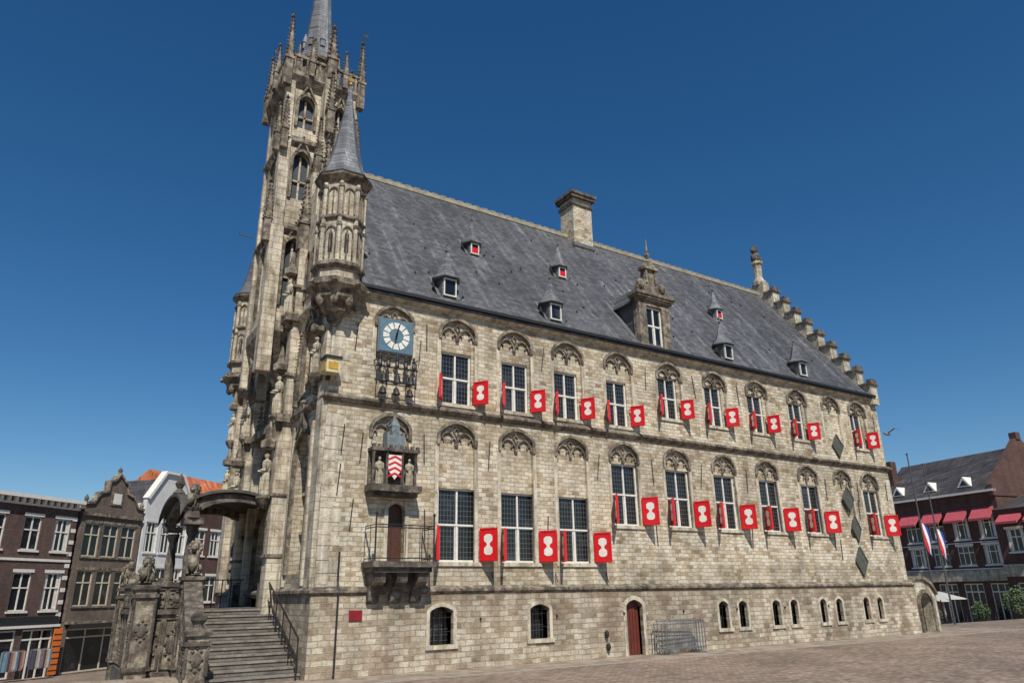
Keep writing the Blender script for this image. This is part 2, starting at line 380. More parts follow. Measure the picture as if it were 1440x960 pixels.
for x,z in ((.75,9.4),(.5,6.1),(.9,3.9),(2.95,9.2),(.45,4.9),(1.1,5.9),(28.9,6.2),(28.9,9.7),(26.3,5.2),(24.4,3.3)):
    an.tube([(x,-.035 if z>2.2 else -.18,z),(x+.06,-.035 if z>2.2 else -.18,z+.9)],.017,4)
for x in (2.95,5.7,8.2,10.4): an.tube([(x,-.17,2.42),(x,-.06,2.75)],.02,4)
an.tube([(.62,-.19,0),(.62,-.19,2.3),(.62,-.09,2.5),(.62,-.09,3.3)],.03,6)
for k in range(8): an.box(5.2+k*2.9,5.24+k*2.9,-.2,-.14,1.35,1.42)
an.obj('iron_wall_anchors',BK,TH)
lz=M()
for c,z,w,h in ((25.42,8.62,.42,.56),(25.55,6.07,.42,.58),(25.83,4.72,.32,.6),(25.8,3.25,.45,.66)):
    lz.prism([(c-w,z),(c,z-h),(c+w,z),(c,z+h)],.0,.06,FS)
    lz.ribbon([(c-w,z),(c,z-h),(c+w,z),(c,z+h)],.06,.06,.09,FS,True)
lz.obj('slate_lozenges',mat_plain('lozenge_slate',(.08,.085,.07),.7,0,.5,10,.4),TH)
# clock
M().rect(1.46,2.70,9.46,10.64,-.02,.10,FS).obj('clock_case',LE,TH)
c=(2.08,10.05)
M().rect(1.5,2.66,9.50,10.60,.10,.125,FS).obj('clock_face',BL,TH)
num=M()
for k in range(12):
    a=2*pi*k/12;F2=lambda u,v,o,a=a:(c[0]+cos(a)*u-sin(a)*v,-o,c[1]+sin(a)*u+cos(a)*v)
    num.prism([(-.055,.25),(.055,.25),(.095,.46),(-.095,.46)],.125,.14,F2)
num.obj('clock_numerals',WH,TH)
hd=M()
for a,l in ((radians(-12),.4),(radians(172),.27)):
    F2=lambda u,v,o,a=a:(c[0]+cos(a)*u-sin(a)*v,-o,c[1]+sin(a)*u+cos(a)*v)
    hd.prism([(-.025,-.12),(.025,-.12),(.018,l),(-.018,l)],.14,.155,F2)
hd.obj('clock_hands',BK,TH)
m=M()
for x in (1.62,2.08,2.54):
    m.lathe([(.15,0),(.14,.03),(.10,.1),(.085,.22),(.05,.28),(.01,.3)],(x,-.32,8.42),12);m.tube([(x,-.32,8.7),(x,-.32,8.95),(x,0,8.95)],.02,5)
    m.lathe([(.13,0),(.12,.03),(.08,.1),(.07,.18),(.01,.24)],(x+.0,-.3,8.05),12)
m.tube([(1.35,-.3,8.92),(2.8,-.3,8.92)],.03,5);m.tube([(1.4,-.3,8.36),(2.75,-.3,8.36)],.02,5)
for x in (1.4,1.74,2.42,2.75): m.tube([(x,-.3,8.3),(x,-.3,9.15),(x,0,9.15)],.022,5)
for k,x in enumerate((1.5,1.78,2.08,2.38,2.66)):
    m.lathe([(.07,0),(.075,.05),(.05,.18),(.07,.26),(.03,.3),(.04,.34),(.035,.4),(.005,.42)],(x,-.28,8.95),8)
    m.tube([(x,-.28,9.2),(x+.12,-.34,9.26)],.018,4)
m.obj('carillon_bells',BK,TH)
M().box(-.28,.14,-.5,-.04,8.42,8.86).obj('corner_lantern_case',mat_plain('ivory_paint',(.6,.52,.3),.5),TH)
M().box(-.30,-.285,-.44,-.10,8.48,8.80).box(-.22,.08,-.515,-.5,8.52,8.74).obj('corner_lantern_panels',GO,TH)
M().box(-.33,.19,-.55,.0,8.86,8.93).box(-.1,0.0,-.1,.05,8.3,8.42).obj('corner_lantern_cap',BK,TH)
def statue(m,x,y,z,h,az=pi):
    s=h/1.8;c_,s_=cos(az),sin(az)
    T=lambda a,b,c:(x+a*c_-b*s_,y+a*s_+b*c_,z+c)
    prof=[(.26,0),(.24,.1),(.20,.5),(.19,.9),(.17,1.0),(.22,1.25),(.23,1.4),(.14,1.47),(.07,1.5),(.06,1.56)]
    m.lathe([(r*s,q*s) for r,q in prof],(0,0,0),10,0,.8,1.15,T)
    m.ell((0.02*s,0,1.66*s),(.11*s,.095*s,.135*s),8,6,T)
    for sg in (-1,1):
        m.ell((.04*s,sg*.25*s,1.22*s),(.075*s,.07*s,.2*s),6,5,T);m.ell((.16*s,sg*.17*s,1.03*s),(.16*s,.055*s,.06*s),6,5,T)
    for k in range(5):
        a=-1.1+.55*k;m.ell((.19*s*cos(a),.26*s*sin(a),.45*s),(.035*s,.035*s,.42*s),5,5,T)
def pinnacle(m,x,y,z0,h,r,fin=True):
    hs=h*.38
    m.box(x-r,x+r,y-r,y+r,z0,z0+hs);m.box(x-r*1.25,x+r*1.25,y-r*1.25,y+r*1.25,z0+hs*.92,z0+hs)
    for dx,dy in ((1,0),(-1,0),(0,1),(0,-1)):
        t=r*1.05;ax,ay=(dy,dx)
        m.add([(x+dx*t-ax*r,y+dy*t-ay*r,z0+hs),(x+dx*t+ax*r,y+dy*t+ay*r,z0+hs),(x+dx*t,y+dy*t,z0+hs+r*2.4),(x,y,z0+hs+r*1.6)],[(0,1,2),(0,2,3),(1,3,2),(0,3,1)])
    m.lathe([(r*1.25,0),(r*.10,h-hs)],(x,y,z0+hs),4,pi/4)
    n=max(3,int((h-hs)/(r*1.3)))
    for k in range(n):
        t=(k+.6)/n;rr=r*1.25*(1-t)+r*.1*t
        for q in range(4):
            a=pi/4+q*pi/2;m.octa((x+(rr+.035)*cos(a),y+(rr+.035)*sin(a),z0+hs+(h-hs)*t),r*.36)
    if fin:
        zt=z0+h;m.octa((x,y,zt),r*.55);m.octa((x,y,zt+r*.6),r*.28)
        for q in range(4): m.octa((x+r*.5*cos(q*pi/2),y+r*.5*sin(q*pi/2),zt-r*.2),r*.25)
# front facade
pier=M();dk=M();sta=M()
for y,zt_ in ((3.72,14.2),(7.95,11.6)):
    pier.box(-.48,.0,y-.27,y+.27,-2.4,6.9)
    pier.add([(-.48,y-.27,6.9),(-.48,y+.27,6.9),(-.34,y-.24,7.4),(-.34,y+.24,7.4),(0,y-.27,6.9),(0,y+.27,6.9),(0,y-.24,7.4),(0,y+.24,7.4)],[(0,1,3,2),(0,2,6,4),(1,5,7,3),(2,3,7,6),(0,4,5,1)])
    pier.box(-.34,0,y-.23,y+.23,7.4,11.0);pier.box(-.28,0,y-.20,y+.20,11.0,zt_)
    for z in (3.3,5.2,9.3)+((12.6,) if y<5 else ()): dk.box(-.42 if z>7 else -.55,0,y-.31,y+.31,z,z+.1)
    pinnacle(dk,-.18,y,zt_,3.0 if y<5 else 1.8,.17);pinnacle(dk,-.48,y,7.0,0.9+.9,.12);
    if y<5:pinnacle(dk,-.36,y,11.1,2.2,.12)
    for z,o in ((7.9,-.52),(11.55,-.44),(5.2,-.68)):
        if z>11 and y>5: continue
        dk.lathe([(.04,0),(.14,.12),(.22,.25),(.26,.3),(.26,.36)],(o,y,z-.36),8);statue(sta,o,y,z,1.45)
        dk.lathe([(.2,0),(.26,.05),(.27,.25),(.14,.35),(.05,.9),(.0,1.0)],(o,y,z+1.55),6)
for y in (.32,W-.32):
    pier.box(-.28,0.02,y-.32,y+.32,2.32,9.9) if y>1 else pier.box(-.16,0.0,.02,.56,2.32,9.9)
    for z in ((6.0,8.4) if y>1 else (8.5,)):
        dk.lathe([(.04,0),(.14,.12),(.22,.25),(.24,.34)],(-.36,y,z-.34),8);statue(sta,-.36,y,z,1.25)
        dk.lathe([(.18,0),(.24,.05),(.24,.22),(.12,.32),(.04,.8),(.0,.9)],(-.36,y,z+1.35),6)
for y in (4.45,7.22):
    pier.box(-.32,0,y-.12,y+.12,1.8,7.4);pinnacle(dk,-.2,y,7.4,1.6,.11)
for c in (2.05,9.62):
    for a in (-1,1):
        pier.box(-.10,0,c+a*.98-.07,c+a*.98+.07,2.4,7.4);pinnacle(dk,-.1,c+a*.98,8.1,2.6,.09)
for z,h in ((ZM-.12,.26),(ZE-.12,.3)):
    for y,o,w in ((3.72,.6,.36),(7.95,.6,.36),(5.83,.4,1.6)):
        dk.box(-o,0,y-w,y+w,z,z+h)
gl=M();mu=M()
for u0,u1,z0,zs,h in FW:
    dk.ribbon([(u0-.06,z0)]+arch(u0-.06,u1+.06,zs,h+.06)+[(u1+.06,z0)],.14,-.05,.09,FF)
    c=(u0+u1)/2
    dk.ribbon([(c-.55,zs+h*.78),(c-.25,zs+h+.12),(c-.08,zs+h+.4),(c,zs+h+.85)],.09,.02,.15,FF)
    dk.ribbon([(c+.55,zs+h*.78),(c+.25,zs+h+.12),(c+.08,zs+h+.4),(c,zs+h+.85)],.09,.02,.15,FF)
    if zs+h<11: dk.octa((-.1,c,zs+h+.9),.14)
    if z0<2: continue
    gl.prism(archpoly(u0,u1,z0,zs,h),-.5,-.42,FF)
    for k in (1,2):
        u=u0+(u1-u0)*k/3;mu.rect(u-.05,u+.05,z0,zs+h*.75,-.42,-.28,FF)
    for v in [z0+.02]+[z0+(zs-z0)*q for q in (.35,.7)]: mu.rect(u0,u1,v,v+.09,-.42,-.29,FF)
    for k in range(3):
        a=u0+(u1-u0)*k/3+.04;b=u0+(u1-u0)*(k+1)/3-.04;mu.ribbon(arch(a,b,zs-.1,.3,5),.06,-.42,-.28,FF)
gl.obj('facade_glass',GL,TH);mu.obj('facade_mullions',MT,TH)
M().prism(archpoly(4.8,6.9,1.77,4.2,.88),-.5,-.4,FF).obj('entrance_door',BR,TH)
def gable(m,x0,x1,step=True,n=9,extra=.75):
    pts=[(-.25,ZE-.3)];hy=W/2-.45
    pts.append((-.25,ZE+extra))
    for k in range(n):
        y=-.25+(hy+.25)*(k+1)/n;z=ZE+extra+(ZR-ZE)*(k+1)/n
        pts.append((y,pts[-1][1]));pts.append((y,z))
    r=[(W-y,z) for y,z in pts[::-1]]
    m.prism(pts+r,-x1,-x0,lambda u,v,o:(-o,u,v));return pts
g=M();pts=gable(g,L-.55,L+.02);g.obj('stepped_gable',MT,TH)
cp=M()
for (a,b) in zip(pts[1:-1:2],pts[2::2]):
    for q in (0,1):
        y0,y1=(a[0]-.1,b[0]+.0)
        if q: y0,y1=W-y1,W-y0
        cp.box(L-.65,L+.12,y0,y1,a[1]-.02,a[1]+.1)
        cp.box(L-.5,L-.05,(y0+.02) ,(y0+.32),a[1]+.1,a[1]+.3)
cp.obj('gable_copings',MK,TH)
m=M();zt=ZR+.6
m.lathe([(.42,0),(.42,.25),(.3,.4),(.24,.6),(.26,1.4),(.36,1.5),(.38,1.65)],(L-.25,W/2,zt),8,pi/8)
m.obj('gable_pedestal',MT,TH)
m=M();X=L-.25;Y=W/2;Z=zt+1.65
m.ell((X,Y,Z+.35),(.26,.24,.42));m.ell((X-.08,Y,Z+.85),(.24,.24,.26));m.ell((X-.28,Y-.02,Z+.8),(.12,.1,.1))
for s_ in (-1,1): m.ell((X-.2,Y+s_*.14,Z+.22),(.09,.08,.28));m.ell((X-.05,Y+s_*.16,Z+1.08),(.06,.05,.09));m.ell((X+.05,Y+s_*.22,Z+.14),(.24,.12,.16))
m.prism([(Y-.16,Z+.1),(Y+.16,Z+.1),(Y+.16,Z+.5),(Y-.16,Z+.5)],-X+.26,-X+.32,lambda u,v,o:(-o,u,v))
m.obj('gable_lion_statue',MK,TH,True)
g=M();ptsf=gable(g,.02,.5,n=7,extra=.5);g.obj('front_gable',MF,TH)
for a,b in list(zip(ptsf[1:-1:2],ptsf[2::2]))[1:]:
    for q in (0,1):
        if q and a[1]<16: continue
        y=(a[0]+b[0])/2;y=W-y if q else y
        pinnacle(dk,.22,y,a[1],1.5,.12)
fgw=M()
for y in (2.6,3.2,8.45,9.05):
    dk.ribbon(archpoly(y-.22,y+.22,12.1,13.6,.35),.07,-.03,.06,FF);fgw.prism(archpoly(y-.2,y+.2,12.1,13.6,.35),-.02,.01,FF)
fgw.obj('front_gable_glass',GL,TH)
# tower
TX0,TX1,TY0,TY1=-1.0,1.65,4.5,7.1
tcut=M();tg=M()
def sq(m,e,z0,z1,e1=None):
    e1=e if e1 is None else e1
    a=(TX0-e,TX1+e,TY0-e,TY1+e);b=(TX0-e1,TX1+e1,TY0-e1,TY1+e1)
    m.add([(a[0],a[2],z0),(a[1],a[2],z0),(a[1],a[3],z0),(a[0],a[3],z0),(b[0],b[2],z1),(b[1],b[2],z1),(b[1],b[3],z1),(b[0],b[3],z1)],
     [(0,3,2,1),(4,5,6,7),(0,1,5,4),(1,2,6,5),(2,3,7,6),(3,0,4,7)])
t=M();sq(t,0,11.6,22.0)
tx=-.28;ty=(TY0+TY1)/2
FTS=lambda u,v,o:(u,TY0-o,v);FTW=lambda u,v,o:(TX0-o,u,v)
TWN=[(12.2,14.6,.4),(16.7,18.4,.45),(19.95,21.1,.4)]
for z0,zs,h in TWN:
    tcut.prism(archpoly(tx-.34,tx+.34,z0,zs,h),-.3,.3,FTS);tcut.prism(archpoly(ty-.45,ty+.45,z0,zs,h),-.3,.3,FTW)
    tcut.prism(archpoly(1.12-.24,1.12+.24,z0,zs,h),-.3,.3,FTS)
    for F,c_,w_ in ((FTS,tx,.34),(FTW,ty,.45),(FTS,1.12,.24)):
        tg.prism(archpoly(c_-w_,c_+w_,z0,zs,h),-.29,-.24,F)
        dk.ribbon([(c_-w_-.04,z0)]+arch(c_-w_-.04,c_+w_+.04,zs,h+.05)+[(c_+w_+.04,z0)],.11,-.03,.09,F)
        pier.rect(c_-.035,c_+.035,z0,zs+h*.7,-.24,-.15,F);pier.rect(c_-w_,c_+w_,(z0+zs)/2,(z0+zs)/2+.07,-.24,-.15,F)
        dk.ribbon([(c_-w_*.8,zs+h*.8),(c_,zs+h+.55)],.07,.02,.12,F);dk.ribbon([(c_+w_*.8,zs+h*.8),(c_,zs+h+.55)],.07,.02,.12,F)
        for q in (1,2,3): dk.octa(F(c_,zs+h+.3+.12*q,.08),.07)
o=t.obj('tower_walls',MF,TH);cut(o,[tcut.obj('c5',MF)])
tg.obj('tower_louvres',mat_plain('blue_grey_louvre',(.035,.045,.055),.5),TH)
sq(dk,-.9,9.6,11.2,.1);sq(dk,.1,11.2,11.6)
for z in (15.3,19.2): sq(dk,.02,z-.18,z,.16);sq(dk,.16,z,z+.1);sq(dk,.16,z+.1,z+.3,.0)
sq(dk,.0,21.75,22.2,.32);sq(dk,.32,22.2,22.4)
for z in (23.1,):
    sq0=(TX0-.3,TX1+.3,TY0-.3,TY1+.3)
    for (a,b,c_,d) in ((sq0[0],sq0[1],sq0[2],sq0[2]+.12),(sq0[0],sq0[1],sq0[3]-.12,sq0[3]),(sq0[0],sq0[0]+.12,sq0[2]+.12,sq0[3]-.12),(sq0[1]-.12,sq0[1],sq0[2]+.12,sq0[3]-.12)): dk.box(a,b,c_,d,z,z+.12)
    n=12
    for k in range(n+1):
        x=sq0[0]+.06+(sq0[1]-sq0[0]-.12)*k/n;y=sq0[2]+.06+(sq0[3]-sq0[2]-.12)*k/n
        for yy in (sq0[2]+.06,sq0[3]-.06): dk.box(x-.04,x+.04,yy-.04,yy+.04,22.4,23.1)
        for xx in (sq0[0]+.06,sq0[1]-.06): dk.box(xx-.04,xx+.04,y-.04,y+.04,22.4,23.1)
for x,y in ((TX0,TY0),(TX1,TY0),(TX0,TY1),(TX1,TY1)):
    for z0,z1,r in ((9.6,15.3,.24),(15.3,19.2,.20),(19.2,22.3,.16)):
        if y>6: r*=.5
        pier.box(x-r,x+r,y-r,y+r,z0 if z0>10 or x<0 else 12,z1)
    sx=1 if x>0 else -1;sy=1 if y>6 else -1
    pinnacle(dk,x+sx*.22,y+sy*.22,21.6,3.5,.15)
    if y<6: pinnacle(dk,x+sx*.12,y+sy*.32,18.6,2.4,.12);pinnacle(dk,x+sx*.32,y+sy*.0,18.6,2.2,.11);pinnacle(dk,x+sx*.36,y+sy*.1,14.6,2.6,.13)
for z0,z1,r in ((12,16.5,.30),(16.5,20,.25),(20,22.6,.2)):
    pier.box(.5-r,.5+r,TY0-.62+(.1 if z0>16 else 0),TY0+.02,z0,z1)
pinnacle(dk,.5,TY0-.38,22.4,2.8,.19);pinnacle(dk,.5,TY0-.72,19.6,3.0,.14);pinnacle(dk,.5,TY0-.85,15.8,3.6,.17);pinnacle(dk,.2,TY0-.6,17.5,2.8,.12);pinnacle(dk,.82,TY0-.6,17.5,2.8,.12)
for y in (ty,): pinnacle(dk,TX0-.3,y,22.3,2.4,.13)
pinnacle(dk,1.2,TY1+.3,22.3,2.4,.13);pinnacle(dk,TX1+.3,ty,22.3,2.4,.13);pinnacle(dk,-.3,TY0-.3,22.3,1.9,.11);pinnacle(dk,1.15,TY0-.3,22.3,1.9,.11)
cx_,cy_=(TX0+TX1)/2,ty
dk.lathe([(.95,0),(.95,.25),(.76,.35),(.76,1.6),(1.0,1.7),(1.0,1.85)],(cx_,cy_,22.3),8,pi/8)
for k in range(8):
    a=pi/8+k*pi/4;pinnacle(dk,cx_+.95*cos(a),cy_+.95*sin(a),23.3,1.6,.085)
M().lathe([(.92,0),(.72,.5),(.60,1.3),(.46,2.8),(.28,5.2),(.05,8.2)],(cx_,cy_,24.15),8,pi/8).obj('tower_spire',SLT,TH)
lc=M()
for k in range(8):
    a=k*pi/4;x,y=cx_+.60*cos(a),cy_+.60*sin(a);lc.lathe([(.13,0),(.13,.32),(.17,.33),(.02,.85)],(x,y,24.9),4,pi/4+a)
lc.obj('spire_lucarnes',LE,TH)
vn=M()
for x,y,z in ((TX1+.22,TY0-.22,25.1),(TX0-.22,TY1+.22,25.1)):
    vn.tube([(x,y,z),(x,y,z+.6)],.015,4);vn.box(x,x+.2,y-.006,y+.006,z+.35,z+.5)
vn.tube([(-1.2,7.2,16.0),(-1.75,7.3,16.08),(-1.75,7.3,16.2)],.025,5)
vn.tube([(.1,11.7,18.6),(.1,11.7,19.8)],.02,5)
vn.obj('pinnacle_vanes',BK,TH)
# turrets
tsh=M();tdk=M();cone=M();tgl=M();tfin=M()
def turret(cx,cy):
    r8=pi/8
    tdk.lathe([(.10,0),(.22,.15),(.26,.3),(.45,.42),(.5,.6),(.74,.78),(.78,.95),(.98,1.12),(1.0,1.3),(.86,1.36)],(cx,cy,10.05),8,r8)
    tsh.lathe([(.70,0),(.70,3.75)],(cx,cy,11.35),8,r8)
    tdk.lathe([(.72,0),(.86,.1),(.86,.2),(.72,.3)],(cx,cy,11.75),8,r8)
    tdk.lathe([(.72,0),(.8,.06),(.8,.13),(.72,.2)],(cx,cy,13.45),8,r8)
    tdk.lathe([(.72,0),(.78,.08),(.92,.2),(.95,.3),(.9,.34)],(cx,cy,14.82),8,r8)
    for k in range(8):
        a=r8+k*pi/4;x,y=cx+.72*cos(a),cy+.72*sin(a)
        tsh.lathe([(.07,0),(.07,2.9)],(x,y,11.9),6);tdk.lathe([(.1,0),(.1,.1)],(x,y,13.2),6);tdk.lathe([(.1,0),(.1,.1)],(x,y,14.6),6)
        tdk.octa((cx+.98*cos(a),cy+.98*sin(a),11.2),.12);tdk.ell((cx+.62*cos(a),cy+.62*sin(a),10.75),(.14,.14,.2),6,5)
        b=k*pi/4+pi/4;ap=.70*cos(r8);ux,uy=-sin(b),cos(b)
        F=lambda u,v,o,b=b,ux=ux,uy=uy,ap=ap:(cx+cos(b)*(ap+o)+ux*u,cy+sin(b)*(ap+o)+uy*u,v)
        for z0,zs in ((12.1,13.0),(13.68,14.4)):
            tdk.ribbon(archpoly(-.19,.19,z0,zs,.22,5),.045,.0,.05,F)
            tdk.ribbon([(0,z0),(0,zs+.1)],.035,.0,.045,F)
        tgl.prism(archpoly(-.07,.07,12.3,12.9,.12,4),.001,.012,F)
    cone.lathe([(.97,0),(.80,.12),(.62,.55),(.45,1.25),(.28,2.2),(.13,3.2),(.04,3.95)],(cx,cy,15.12),8,r8)
    tfin.tube([(cx,cy,19.0),(cx,cy,19.6)],.02,5);tfin.ell((cx,cy,19.15),(.07,.07,.07),8,6);tfin.box(cx-.12,cx+.12,cy-.02,cy+.02,19.28,19.42)
turret(0.02,-.02);turret(0.02,W+.02)
tfin.obj('turret_finials',mat_plain('tarnished_gilding',(.30,.20,.06),.5,.4,.4),TH)
tsh.obj('turret_shafts',MF,TH);tdk.obj('turret_mouldings',MD,TH);cone.obj('turret_cones',SLT,TH);tgl.obj('turret_slits',BK,TH)
pier.obj('facade_piers',MF,TH);dk.obj('facade_carving',MD,TH);sta.obj('facade_statues',MT,TH,True)
# roof
YE=-.24;ZB=ZE+.02
r=M();hy=W/2
r.prism([(YE,ZB),(hy,ZR),(W-YE,ZB),(W-YE,ZB-.06),(YE,ZB-.06)],-(L-.5),-.45,lambda u,v,o:(-o,u,v))
r.obj('slate_roof',SL,TH)
rc=M().box(.5,L-.5,hy-.12,hy+.12,ZR-.1,ZR+.1)
k=0
while .7+k*.45<L-.8: rc.box(.7+k*.45,.98+k*.45,hy-.13,hy+.13,ZR+.1,ZR+.14);k+=1
rc.obj('ridge_cresting',mat_plain('ridge_lead',(.30,.27,.19),.7,0,.4,5),TH)
sr=(ZR-ZB)/(hy-YE)
def rz(y): return ZB+(y-YE)*sr
hk=M()
for q in range(34):
    x=1.5+random.random()*26;y=random.uniform(.6,5.2);hk.box(x,x+.05,y-.05,y,rz(y)-.03,rz(y)+.06)
hk.obj('roof_hooks',BK,TH)
M().box(13.9,15.1,5.15,6.25,16.5,21.5).obj('chimney_stack',MW,TH)
M().box(13.82,15.18,5.07,6.33,18.7,18.9).obj('chimney_flashing',LE,TH)
cc=M().box(13.82,15.18,5.07,6.33,21.1,21.25).box(13.74,15.26,4.99,6.41,21.5,21.68).box(13.68,15.32,4.93,6.47,21.68,21.84).box(13.85,15.15,5.1,6.3,21.84,21.95);cc.obj('chimney_cap',MK,TH)
dw=M();ds=M();dgl=M();dre=M();dle=M();dfi=M();dcap=M()
def dormer(x,y,w,h,redsh=False):
    z=rz(y);F=lambda u,v,o:(x+u,y-o,z+v)
    yb=y+ (h+.1)/sr
    ds.box(x-w/2,x+w/2,y,yb,z-.15,z+h)
    window(F,-w/2+.04,w/2-.04,.05,h-.03,.02,.04,dgl,dw,0,1,False)
    if redsh: dre.rect(-w/2+.09,w/2-.09,.1,h*.6,.05,.08,F)
    dcap.lathe([(w*.98,0),(w*.98,.05),(w*.66,.16),(w*.44,.42),(w*.24,.78),(w*.08,1.05),(.02,1.2)],(x,y+w*.45,z+h+.01),6,0)
    ds.prism([(-w/2,h),(w/2,h),(0,h+w*.6)],-(yb-y)-.4,-.2,F)
    dfi.tube([(x,y+w*.45,z+h+1.1),(x,y+w*.45,z+h+1.45)],.03,5);dfi.ell((x,y+w*.45,z+h+1.2),(.08,.08,.07),6,4);dfi.octa((x,y+w*.45,z+h+1.45),.06)
    for s_ in (-1,1):
        dle.add([(x+s_*(w/2+.02),y-.02,z+.0),(x+s_*(w/2+.17),y+.0,rz(y)+.03),(x+s_*(w/2+.17),y+.75,rz(y+.75)+.04),(x+s_*(w/2+.02),y+.75,rz(y+.75)+.04)],[(0,1,2,3)])
        dle.add([(x+s_*(w/2+.17),y+.0,rz(y)+.03),(x+s_*(w/2+.36),y-.02,rz(y)+.5),(x+s_*(w/2+.33),y+.12,rz(y)+.55),(x+s_*(w/2+.2),y+.35,rz(y+.3)+.05)],[(0,1,2,3)])
for x in (4.12,8.72,18.42,23.78): dormer(x,.12,.58,.74)
for x in (6.55,11.02,21.08): dormer(x,2.6,.46,.56,True)
x0,x1=12.98,14.72;xc=(x0+x1)/2;F=lambda u,v,o:(u,.0-o,v)
ld=M();ldt=M()
for a,b in ((x0,x0+.42),(x1-.42,x1)): ld.box(a,b,-.06,.3,ZE+.12,13.72)
ld.box(x0+.42,x1-.42,-.06,.3,ZE+.12,11.72);ld.box(x0+.42,x1-.42,-.06,.3,13.52,13.72);ld.box(x0+.42,x1-.42,.2,.3,11.72,13.52)
for z,e in ((13.72,.1),(13.82,.18),(13.92,.24)): ldt.box(x0-e,x1+e,-.06-e,.35,z,z+.1)
ld.box(x0+.2,x1-.2,-.03,.3,14.02,14.2)
ld.prism([(x0+.2,14.2),(x1-.2,14.2),(x1-.35,14.45),(xc+.36,14.6),(xc+.30,15.25),(xc-.30,15.25),(xc-.36,14.6),(x0+.35,14.45)],-.28,0,F)
ldt.box(xc-.42,xc+.42,-.12,.32,15.25,15.37);ldt.prism([(xc-.4,15.37),(xc+.4,15.37),(xc+.2,15.6),(xc,15.72),(xc-.2,15.6)],-.28,.04,F)
for s_ in (-1,1):
    ldt.ell((xc+s_*.62,-.03,14.5),(.2,.12,.22));pinnacle(ldt,xc+s_*.78,.05,14.0,.8,.08);ldt.rect(xc+s_*.26-.05,xc+s_*.26+.05,14.62,15.22,-.0,.06,F)
ldt.lathe([(.12,0),(.05,.12),(.13,.3),(.05,.45),(.03,.9),(.01,1.1)],(xc,.1,15.7),8)
ld.obj('large_dormer_front',MD,TH);ldt.obj('large_dormer_mouldings',MD,TH)
window(F,x0+.43,x1-.43,11.74,13.5,-.12,.06,dgl,dw,.52,2)
m=M();yb=.3+(13.7-rz(.3))/sr
m.box(x0+.05,x1-.05,.3,yb,11.6,13.7);m.prism([(x0-.15,13.65),(x1+.15,13.65),(xc,14.75)],-(yb+.9),-.31,F);m.obj('large_dormer_roof',SL,TH)
ldf=M()
for s_ in (-1,1):
    X=x0-.02 if s_<0 else x1+.02;ldf.add([(X,.2,rz(.2)+.02),(X-.25 if s_<0 else X+.25,.2,rz(.2)+.03),(X-.25 if s_<0 else X+.25,1.9,rz(1.9)+.03),(X,1.9,rz(1.9)+.03)],[(0,1,2,3)])
ldf.obj('dormer_flashing',LE,TH)
dw.obj('dormer_window_frames',WH,TH);dgl.obj('dormer_glass',GP,TH);ds.obj('dormer_cheeks',SL,TH);dcap.obj('dormer_caps',SLT,TH);dre.obj('dormer_red_shutters',RD,TH);dle.obj('dormer_lead',LE,TH);dfi.obj('dormer_finials',LE,TH)
# coat of arms group
m=M()
m.rect(1.30,2.94,5.02,5.22,-.05,.55,FS);m.rect(1.38,2.86,4.9,5.02,-.05,.42,FS)
m.rect(1.36,2.88,5.22,6.35,-.08,.06,FS)
for u in (1.42,1.86,2.36,2.8): m.lathe([(.06,0),(.045,.06),(.045,.9),(.07,.98),(.07,1.02)],(u,-.32,5.22),8)
m.rect(1.34,2.9,6.24,6.34,.0,.42,FS)
for k in range(9): m.rect(1.36+k*.18,1.45+k*.18,6.34,6.44,.3,.4,FS)
m.obj('carillon_niche',MK,TH)
m=M();
m.rect(1.82,2.4,6.34,6.75,.0,.35,FS);m.rect(1.98,2.24,6.75,7.05,.04,.3,FS)
for u in (1.82,2.0,2.18,2.33): m.rect(u,u+.08,6.75,6.84,.0,.352,FS)
m.lathe([(.2,0),(.02,.35)],(2.11,-.17,7.05),4,pi/4);m.obj('niche_castle',mat_plain('blue_grey_stone',(.15,.18,.19),.7,0,.4),TH)
M().prism([(1.88,6.15),(2.34,6.15),(2.34,5.7),(2.11,5.4),(1.88,5.7)],.30,.34,FS).obj('shield_field',WH,TH)
m=M()
for k in range(4):
    z=6.1-k*.17;m.ribbon([(1.9,z-.1),(2.11,z),(2.32,z-.1)],.06,.34,.352,FS)
m.obj('shield_chevrons',RD,TH)
m=M()
for u in (1.62,2.6): statue(m,u,-.3,5.22,.85,-pi/2)
m.obj('niche_figures',mat_plain('painted_figures',(.32,.28,.2),.6,0,.6,12),TH,True)
# balcony
m=M()
m.rect(1.32,3.25,2.86,3.02,-.0,.95,FS);m.rect(1.4,3.18,2.72,2.86,.0,.85,FS)
for u in (1.62,2.3,2.95):
    m.prism([(-.0,2.72),(.78,2.72),(.72,2.45),(.4,2.3),(.3,1.95),(0,1.8)],u-.16,u+.16,lambda a,b,o:(o,-a,b))
m.rect(1.62,2.95,2.2,2.72,.05,.35,FS)
m.obj('balcony_slab',MK,TH)
m=M()
for p,q in (((1.36,-.1),(1.36,-.9)),((1.36,-.9),(3.2,-.9)),((3.2,-.9),(3.2,-.1))):
    for z in (3.1,3.95,4.02): m.tube([(*p,z),(*q,z)],.016,5)
    n=max(2,int(math.hypot(q[0]-p[0],q[1]-p[1])/.42))
    for k in range(n+1):
        x=p[0]+(q[0]-p[0])*k/n;y=p[1]+(q[1]-p[1])*k/n;m.tube([(x,y,3.02),(x,y,4.02)],.010,4)
for x in (1.36,3.2): m.tube([(x,-.9,3.0),(x,-.9,4.3)],.025,6);m.ell((x,-.9,4.34),(.05,.05,.05),6,4)
m.obj('balcony_railing',BK,TH)
M().prism(archpoly(2.09,2.64,3.05,4.55,.21),-.3,-.22,FS).obj('balcony_door',BR,TH)
